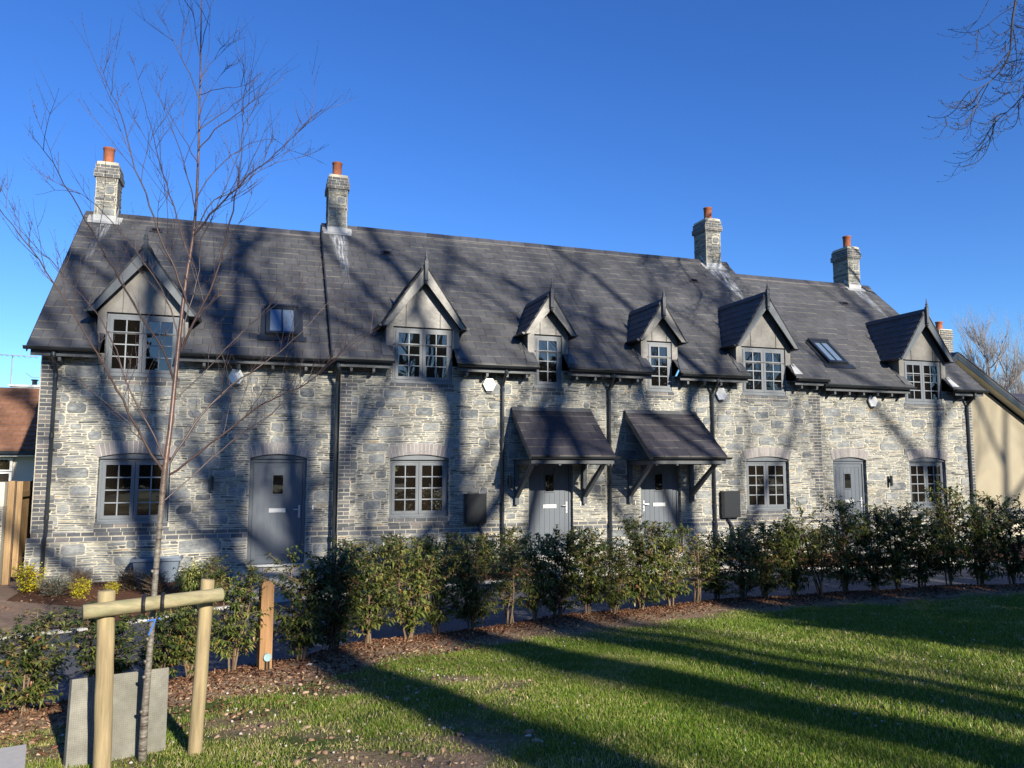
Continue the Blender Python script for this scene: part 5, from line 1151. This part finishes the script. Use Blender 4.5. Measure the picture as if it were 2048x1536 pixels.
# leafy masses behind the viewer
def leaf_mass(name, fn, n, size, seed, mat, label, cat, kind=None):
    r_ = np.random.default_rng(seed); P, Nn = fn(n, r_); a = r_.normal(size=(n, 3)); a /= np.linalg.norm(a, axis=1)[:,None]; b = np.cross(a, r_.normal(size=(n, 3))); b /= np.linalg.norm(b, axis=1)[:,None]
    s = size*r_.uniform(.6, 1.4, n)[:,None]; V = np.stack([P-a*s, P+b*s*.5, P+a*s, P-b*s*.5], 1).reshape(-1, 3); F = np.arange(n*4).reshape(-1, 4); o = link(bpy.data.objects.new(name, np_mesh(name, V, F, np.clip(r_.normal(.4, .2, n), 0, 1), [mat]))); return tag(o, label, cat, kind=kind)
M['yew'] = leaf_mat('evergreen_leaf', [(0, (.01,.022,.008)), (1, (.05,.075,.02))], .6, .1, .3)
def hedge_box(x0, x1, y0, y1, top, bot=.4, lump=.5):
    def fn(n, r_):
        X = r_.uniform(x0, x1, n); Y = r_.uniform(y0, y1, n); T = top(X)+lump*(np.sin(X*2.1)+.6*np.sin(X*5.3+1))*.5+.25*np.sin(Y*3)-1.2*np.exp(-np.minimum(X-x0, x1-X)/.5); Z = bot+(T-bot)*r_.random(n)**.8; return np.stack([X, Y, Z], -1), None
    return fn
leaf_mass('evergreen_hedge', hedge_box(9.6, 27, -22.4, -20.4, lambda X: 6.7+.55*np.clip((X-10.6)/1.5, 0, 1)), 42000, .13, 1, M['yew'], 'tall evergreen hedge behind the viewer shading the right of the lawn', 'hedge')
leaf_mass('distant_woodland', hedge_box(-60, 70, -64, -60, lambda X: 8.5+1.5*np.sin(X*.21)+1.2*np.sin(X*.53), lump=1.5), 45000, .42, 2, M['yew'], 'dark woodland edge far behind the viewer', 'woodland', 'stuff')
def cone(n, r_):
    H = 15; z = r_.random(n)**1.3*H; a = r_.uniform(0, 6.28, n); R_ = (1-z/H)*3.4*(.75+.25*np.sin(a*5+z*3))*np.sqrt(r_.random(n)); return np.stack([-7.5+np.cos(a)*R_, -32+np.sin(a)*R_, .8+z], -1), None
t = thing('conifer_tree', (-7.5, -32, .45), 'dark conifer behind the viewer, mirrored in the first dormer window', 'tree')
o = leaf_mass('crown', cone, 16000, .28, 3, M['yew'], None, None); o.parent = t; o.location = -t.location
mb = MB(); mb.tube([(-7.5,-32,.2),(-7.5,-32,14)], [.28,.04], 10); mb.build('trunk', [M['bark']], t, True)

# ------------------------------------------------------------------ ash overhanging at the top right
rg = random.Random(44); ash = thing('ash_tree', (21.5, -4.5, -.2), 'big bare ash tree whose drooping twigs hang in at the top right corner', 'tree')
tk = MB(); tk.tube([(21.5,-4.5,-.5),(21.5,-4.5,.4),(21.3,-4.55,3),(21.2,-4.4,6),(21.1,-4.6,9),(20.9,-4.7,13),(21.1,-4.8,17)], [.5,.4,.36,.32,.27,.2,.05], 14); tk.build('trunk', [M['bark']], ash, True)
cr = MB()
def ash_twig(p, d, L, r, lvl):
    n = 9; pts = [p]; q = p; dd = d; sd = Vector((rg.uniform(-.07,.07)-.06, rg.uniform(-.08,.08), 0))
    for i in range(n):
        k = i/n; dd = (dd+sd+Vector((rg.uniform(-.04,.04), rg.uniform(-.04,.04), (-.20 if k < .4 else .30)))).normalized(); q = q+dd*L/n; pts.append(q)
    cr.tube(pts, [r*(1-.5*i/n) for i in range(n+1)], 5 if r > .012 else 4, 0, rg.random(), False)
    cr.tube([pts[-1], pts[-1]+dd*.035], [r*.5+.005, r*.3], 4, 0, .1, False)
    for i in range(3, n+1):
        if rg.random() < .2: cr.tube([pts[i], pts[i]+Vector((rg.uniform(-.02,.02), rg.uniform(-.02,.02), .03))], [.006, .003], 3, 0, .1, False)
    if lvl > 0:
        for i in range(rg.randint(2, 3)):
            k = rg.uniform(.15,.8); c = pts[int(k*n)]; e = Vector((rg.uniform(-1,.3), rg.uniform(-.8,.8), rg.uniform(-.7,.1))).normalized(); ash_twig(c, e, L*rg.uniform(.5,.85), r*.7, lvl-1)
def limb(pts, r0, r1, n_tw, lvl=2, Lt=1.1):
    P = smooth_pts([Vector(p)+Vector((.35,0,.75)) for p in pts], 5); m = len(P); cr.tube(P, [r0+(r1-r0)*i/(m-1) for i in range(m)], 8, 0, rg.random(), False)
    for k in range(n_tw):
        i = int(m*(.35+.65*(k+rg.random())/n_tw)); i = min(m-1, i); e = Vector((rg.uniform(-1,.2), rg.uniform(-.8,.8), rg.uniform(-1,.1))).normalized(); ash_twig(P[i], e, Lt*rg.uniform(.6,1.2), .010, lvl)
limb([(21.1,-4.6,9.0),(19.2,-4.6,11),(17.6,-4.8,12.0),(16.0,-5.0,12.8),(14.8,-5.0,12.3),(13.9,-5.1,11.1),(13.5,-5.1,10.0),(13.3,-5.1,9.1),(12.75,-5.1,8.5),(12.25,-5.1,8.25)], .045, .006, 18, 2, 1.1)
limb([(21.1,-4.6,10),(19.2,-4.6,11.8),(17.5,-4.6,12.6),(16.3,-4.8,12.6),(15.3,-4.9,11.6),(14.7,-5.0,10.2),(14.3,-5.0,9.2),(13.6,-5.0,8.3),(12.9,-5.0,7.75)], .04, .006, 18, 2, 1.0)
limb([(21,-4.6,11),(19.2,-4.8,12.8),(17,-5.2,13.6),(15.4,-5.3,13.4),(14.2,-5.3,12.3),(13.3,-5.2,11.4),(12.6,-5.2,10.9)], .035, .006, 15, 2, 1.05)
limb([(21,-4.7,12),(19.2,-4.4,13.5),(17.4,-4.4,14.0),(16.2,-4.4,13.2),(15.6,-4.5,11.8),(15.2,-4.5,10.4),(15.0,-4.6,9.4)], .035, .008, 18, 2, 1.05)
cr.build('crown', [tone_mat('ash_twig', [(0, (.03,.028,.03)), (1, (.10,.088,.078))], .25, 8, .8, 0, spec=.2)], ash)

# far bare trees beyond the terrace, right
FB = bare_tree(201, 17, .26, .12, 18, 4, spread=.6, rmin=.014, up=.26, kids=(5, 8), wob=.12)
GF = 'bare trees beyond the cream gable'
for me in FB: me.materials[0] = M['bark_pale']
for x, y, s, rz, lab in ((71.5, 44, 1.08, .3, 'bare tree with an upright fan of pale branches just right of the small far chimney'), (83, 47, 1.12, 2.2, 'bare tree at the right edge of the photo above the far slate roof'), (78.5, 60, .82, 4.1, 'smaller bare tree in the gap between the two upright ones')):
    place_tree('bare_tree', FB, (x, y, -.3), s, rz, lab, 'tree', GF)

# ------------------------------------------------------------------ neighbour on the right: cream gable
h = thing('rendered_house', (22, 2.5, -.2), 'cream rendered house with a long sloping roof edge right of the terrace', 'house')
x0, sl = 19.0, .60
def ge(x): return 5.25-sl*(x-20.3) if x > 20.2 else 5.31-.9*(20.2-x)
mb = MB(); mb.prism([(18.6,2.5,-.3),(27.8,2.5,-.3),(27.8,2.5,ge(27.8)-.25),(20.2,2.5,ge(20.2)-.25),(18.6,2.5,ge(18.6)-.25)], (0, 9, 0), 0); mb.build('wall', [M['render']], h)
mb = MB(); mb.box(18.5,27.9,2.44,2.499,-.3,.63,2); F = YF(2.44); rr = random.Random(8)
for k in range(6): 
    courses(mb, F, 19.5, 27.8, .17+k*.075, 1, rr, .001, .006, .225, off=k)
mb.build('plinth', [M['stone'], M['brick'], M['brick_mortar']], h)
mb = MB(); a, b = (20.2, ge(20.2)), (28.6, ge(28.6)); c = (18.3, ge(18.3)); mb.prism([(c[0],2.2,c[1]+.07),(a[0],2.2,a[1]+.07),(a[0],2.2,a[1]-.16),(c[0],2.2,c[1]-.16)], (0, 9.4, 0), 1)
mb.prism([(a[0],2.2,a[1]+.06),(b[0],2.2,b[1]+.06),(b[0],2.2,b[1]-.02),(a[0],2.2,a[1]-.02)], (0, 9.4, 0), 0); 
for i in range(34):
    xa = a[0]+(b[0]-a[0])*i/34; xb = a[0]+(b[0]-a[0])*(i+1)/34; mb.prism([(xa,2.18,ge(xa)+.061),(xb+.01,2.18,ge(xb)+.061),(xb+.01,2.18,ge(xb)+.085),(xa,2.18,ge(xa)+.066)], (0,9.4,0), 0, rr.random())
mb.prism([(a[0],2.19,a[1]-.021),(b[0],2.19,b[1]-.021),(b[0],2.19,b[1]-.17),(a[0],2.19,a[1]-.17)], (0, .03, 0), 1); mb.prism([(a[0],2.221,a[1]-.15),(b[0],2.221,b[1]-.15),(b[0],2.221,b[1]-.165),(a[0],2.221,a[1]-.165)], (0, .278, 0), 2)
mb.build('roof', [M['slate_new'], M['dark'], M['render_w']], h)
class _RP: pass
rp2 = RoofPlane(4.5, 5.2, .001, 9)
def simple_chimney(parent, x0, x1, y0, y1, z0, z1, seed, pot=True, brickm=True):
    mb = MB(); rr = random.Random(seed); mb.box(x0, x1, y0, y1, z0, z1, 2)
    for F, L in ((Face((x0,y0,0),(1,0,0),(0,0,1),(0,-1,0)), x1-x0), (Face((x0,y1,0),(0,-1,0),(0,0,1),(-1,0,0)), y1-y0)):
        n = int((z1-z0)/.075)
        for k in range(n): courses(mb, F, 0, L, z0+k*.075, 1, rr, .001 if k < n-4 else .03, .006 if k < n-4 else .036, .2, off=k)
    c = mb.build('chimney', [M['stone'], M['brick'], M['brick_mortar']], parent)
    if pot: p = MB(); p.lathe([(.12,0),(.12,.05),(.105,.06),(.115,.27),(.13,.28),(.13,.31),(.10,.31)], ((x0+x1)/2, (y0+y1)/2, z1), 16); p.build('chimney_pot', [M['terracotta']], c, True)
simple_chimney(h, 22.62, 23.18, 5.0, 5.55, 3.3, 6.70, 3)
h2 = thing('slate_roofed_house', (60, 30, -.2), 'distant house of which only a slate roof shows at the right edge', 'house')
mb = MB(); mb.box(53, 80, 22, 34, -.3, 4.4, 0); mb.build('wall', [M['render']], h2)
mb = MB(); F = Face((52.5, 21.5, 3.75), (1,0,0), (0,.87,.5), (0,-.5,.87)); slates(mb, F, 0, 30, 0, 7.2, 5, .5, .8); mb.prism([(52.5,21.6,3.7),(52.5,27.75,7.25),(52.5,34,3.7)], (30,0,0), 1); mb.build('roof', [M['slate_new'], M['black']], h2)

# ------------------------------------------------------------------ neighbour on the left: bungalow, gate and wall
b = thing('tiled_bungalow', (-9, 8, -.2), 'bungalow with brown tiled roof and white window beyond the timber gate', 'house')
mb = MB(); mb.box(-18, -4.6, 8, 15, -.3, 2.35, 0); mb.build('wall', [M['render_w']], b)
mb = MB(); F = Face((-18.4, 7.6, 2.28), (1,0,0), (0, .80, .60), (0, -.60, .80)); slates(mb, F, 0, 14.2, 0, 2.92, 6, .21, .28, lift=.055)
mb.prism([(-18.4, 7.62, 2.26), (-18.4, 9.94, 4.0), (-18.4, 15.4, 2.26)], (14.2, 0, 0), 1); mb.box(-18.4, -4.2, 7.52, 7.62, 2.19, 2.27, 2); mb.box(-18.4, -4.2, 7.64, 8.0, 2.13, 2.17, 3)
mb.tube([(-18.4, 9.95, 4.04), (-4.2, 9.95, 4.04)], .09, 8, 0, .4); mb.build('roof', [M['pantile'], M['black'], M['dark'], M['white']], b)
mb = MB(); F = YF(7.98)
def fr(u0,u1,v0,v1,t=.07):
    mb.box(u0,u0+t,7.93,7.99,v0,v1,0); mb.box(u1-t,u1,7.93,7.99,v0,v1,0); mb.box(u0+t,u1-t,7.931,7.989,v1-t,v1,0); mb.box(u0+t,u1-t,7.931,7.989,v0,v0+t,0); mb.quad((u0+t,7.96,v0+t),(u1-t,7.96,v0+t),(u1-t,7.96,v1-t),(u0+t,7.96,v1-t),1,.9)
fr(-7.2,-6.12,1.72,2.10,.06); fr(-7.2,-6.12,1.30,1.74,.06); mb.box(-7.25,-6.08,7.88,7.97,1.25,1.30,0); mb.build('window', [M['white'], M['glass']], b)
mb = MB(); mb.tube([(-5.52,7.9,2.15),(-5.52,7.9,-.2)], .035, 8); mb.build('downpipe', [M['dark']], b)
mb = MB(); mb.box(-6.9,-6.15,10.4,10.9,3.9,4.20,0); mb.box(-7.0,-6.1,10.35,10.95,4.20,4.26,0); mb.lathe([(.07,0),(.07,.14),(.10,.15),(.10,.18)], (-6.38,10.6,4.26), 10, 1); mb.build('chimney', [M['white'], M['dark']], b)
ae = MB(); ae.tube([(-7.0,10.6,4.2),(-7.0,10.6,5.15)], .016, 5); ae.tube([(-7.45,10.3,5.12),(-6.35,10.7,5.15)], .012, 5)
for i in range(8): x = -7.4+i*.14; ae.tube([(x,10.2+i*.05,5.12),(x,10.55+i*.05,5.12)], .006, 4)
ae.tube([(-6.1,10.6,4.2),(-6.1,10.6,4.55)], .014, 5); ae.tube([(-6.6,10.5,4.62),(-6.45,10.5,4.5),(-6.1,10.5,4.5)], .008, 4); ae.build('aerial', [M['steel']], b)
g = thing('timber_gate', (-4.0, .25, -.16), 'tall boarded timber gate standing open between the rubble wall and the first cottage', 'gate')
mb = MB(); mb.box(-4.15,-4.05,.20,.30,-.16,1.64,0,.8); mb.build('post', [M['fence']], g)
mb = MB()
for i in range(12): y = .33+i*.10; mb.box(-4.03,-4.0,y,y+.094,-.06,1.62,0,rnd.random())
mb.box(-4.0,-3.965,.33,1.52,1.35,1.45,0,.3); mb.box(-4.0,-3.965,.33,1.52,.15,.25,0,.3); mb.box(-4.04,-3.95,.302,.329,-.04,1.63,0,.9); mb.build('boarding', [M['fence']], g)
w = MB(); w.box(-9,-4.18,.10,.40,-.3,1.15,2); stones(w, Face((-9,.10,0),(1,0,0),(0,0,1),(0,-1,0)), 0, 4.82, -.2, 1.15, [], 55, .3); w.box(-9,-4.18,.08,.42,1.15,1.20,2); w.box(-9,-4.18,.12,.38,1.2,1.62,1,.5)
gw = thing('rubble_wall', (-6.6, .25, -.2), 'low rubble garden wall with a pale rendered top left of the timber gate', 'wall'); w.build('masonry', [M['stone'], M['render_w'], M['mortar']], gw)
lp = MB(); lp.tube([(-4.42,.02,1.50),(-4.42,-.06,1.30)], [.05,.075], 12); lp.box(-4.45,-4.39,.0,.119,1.42,1.5); lp.tube([(-4.62,.02,1.47),(-4.42,.02,1.47)], .012, 6); lp.build('floodlight', [M['dark']], gw)
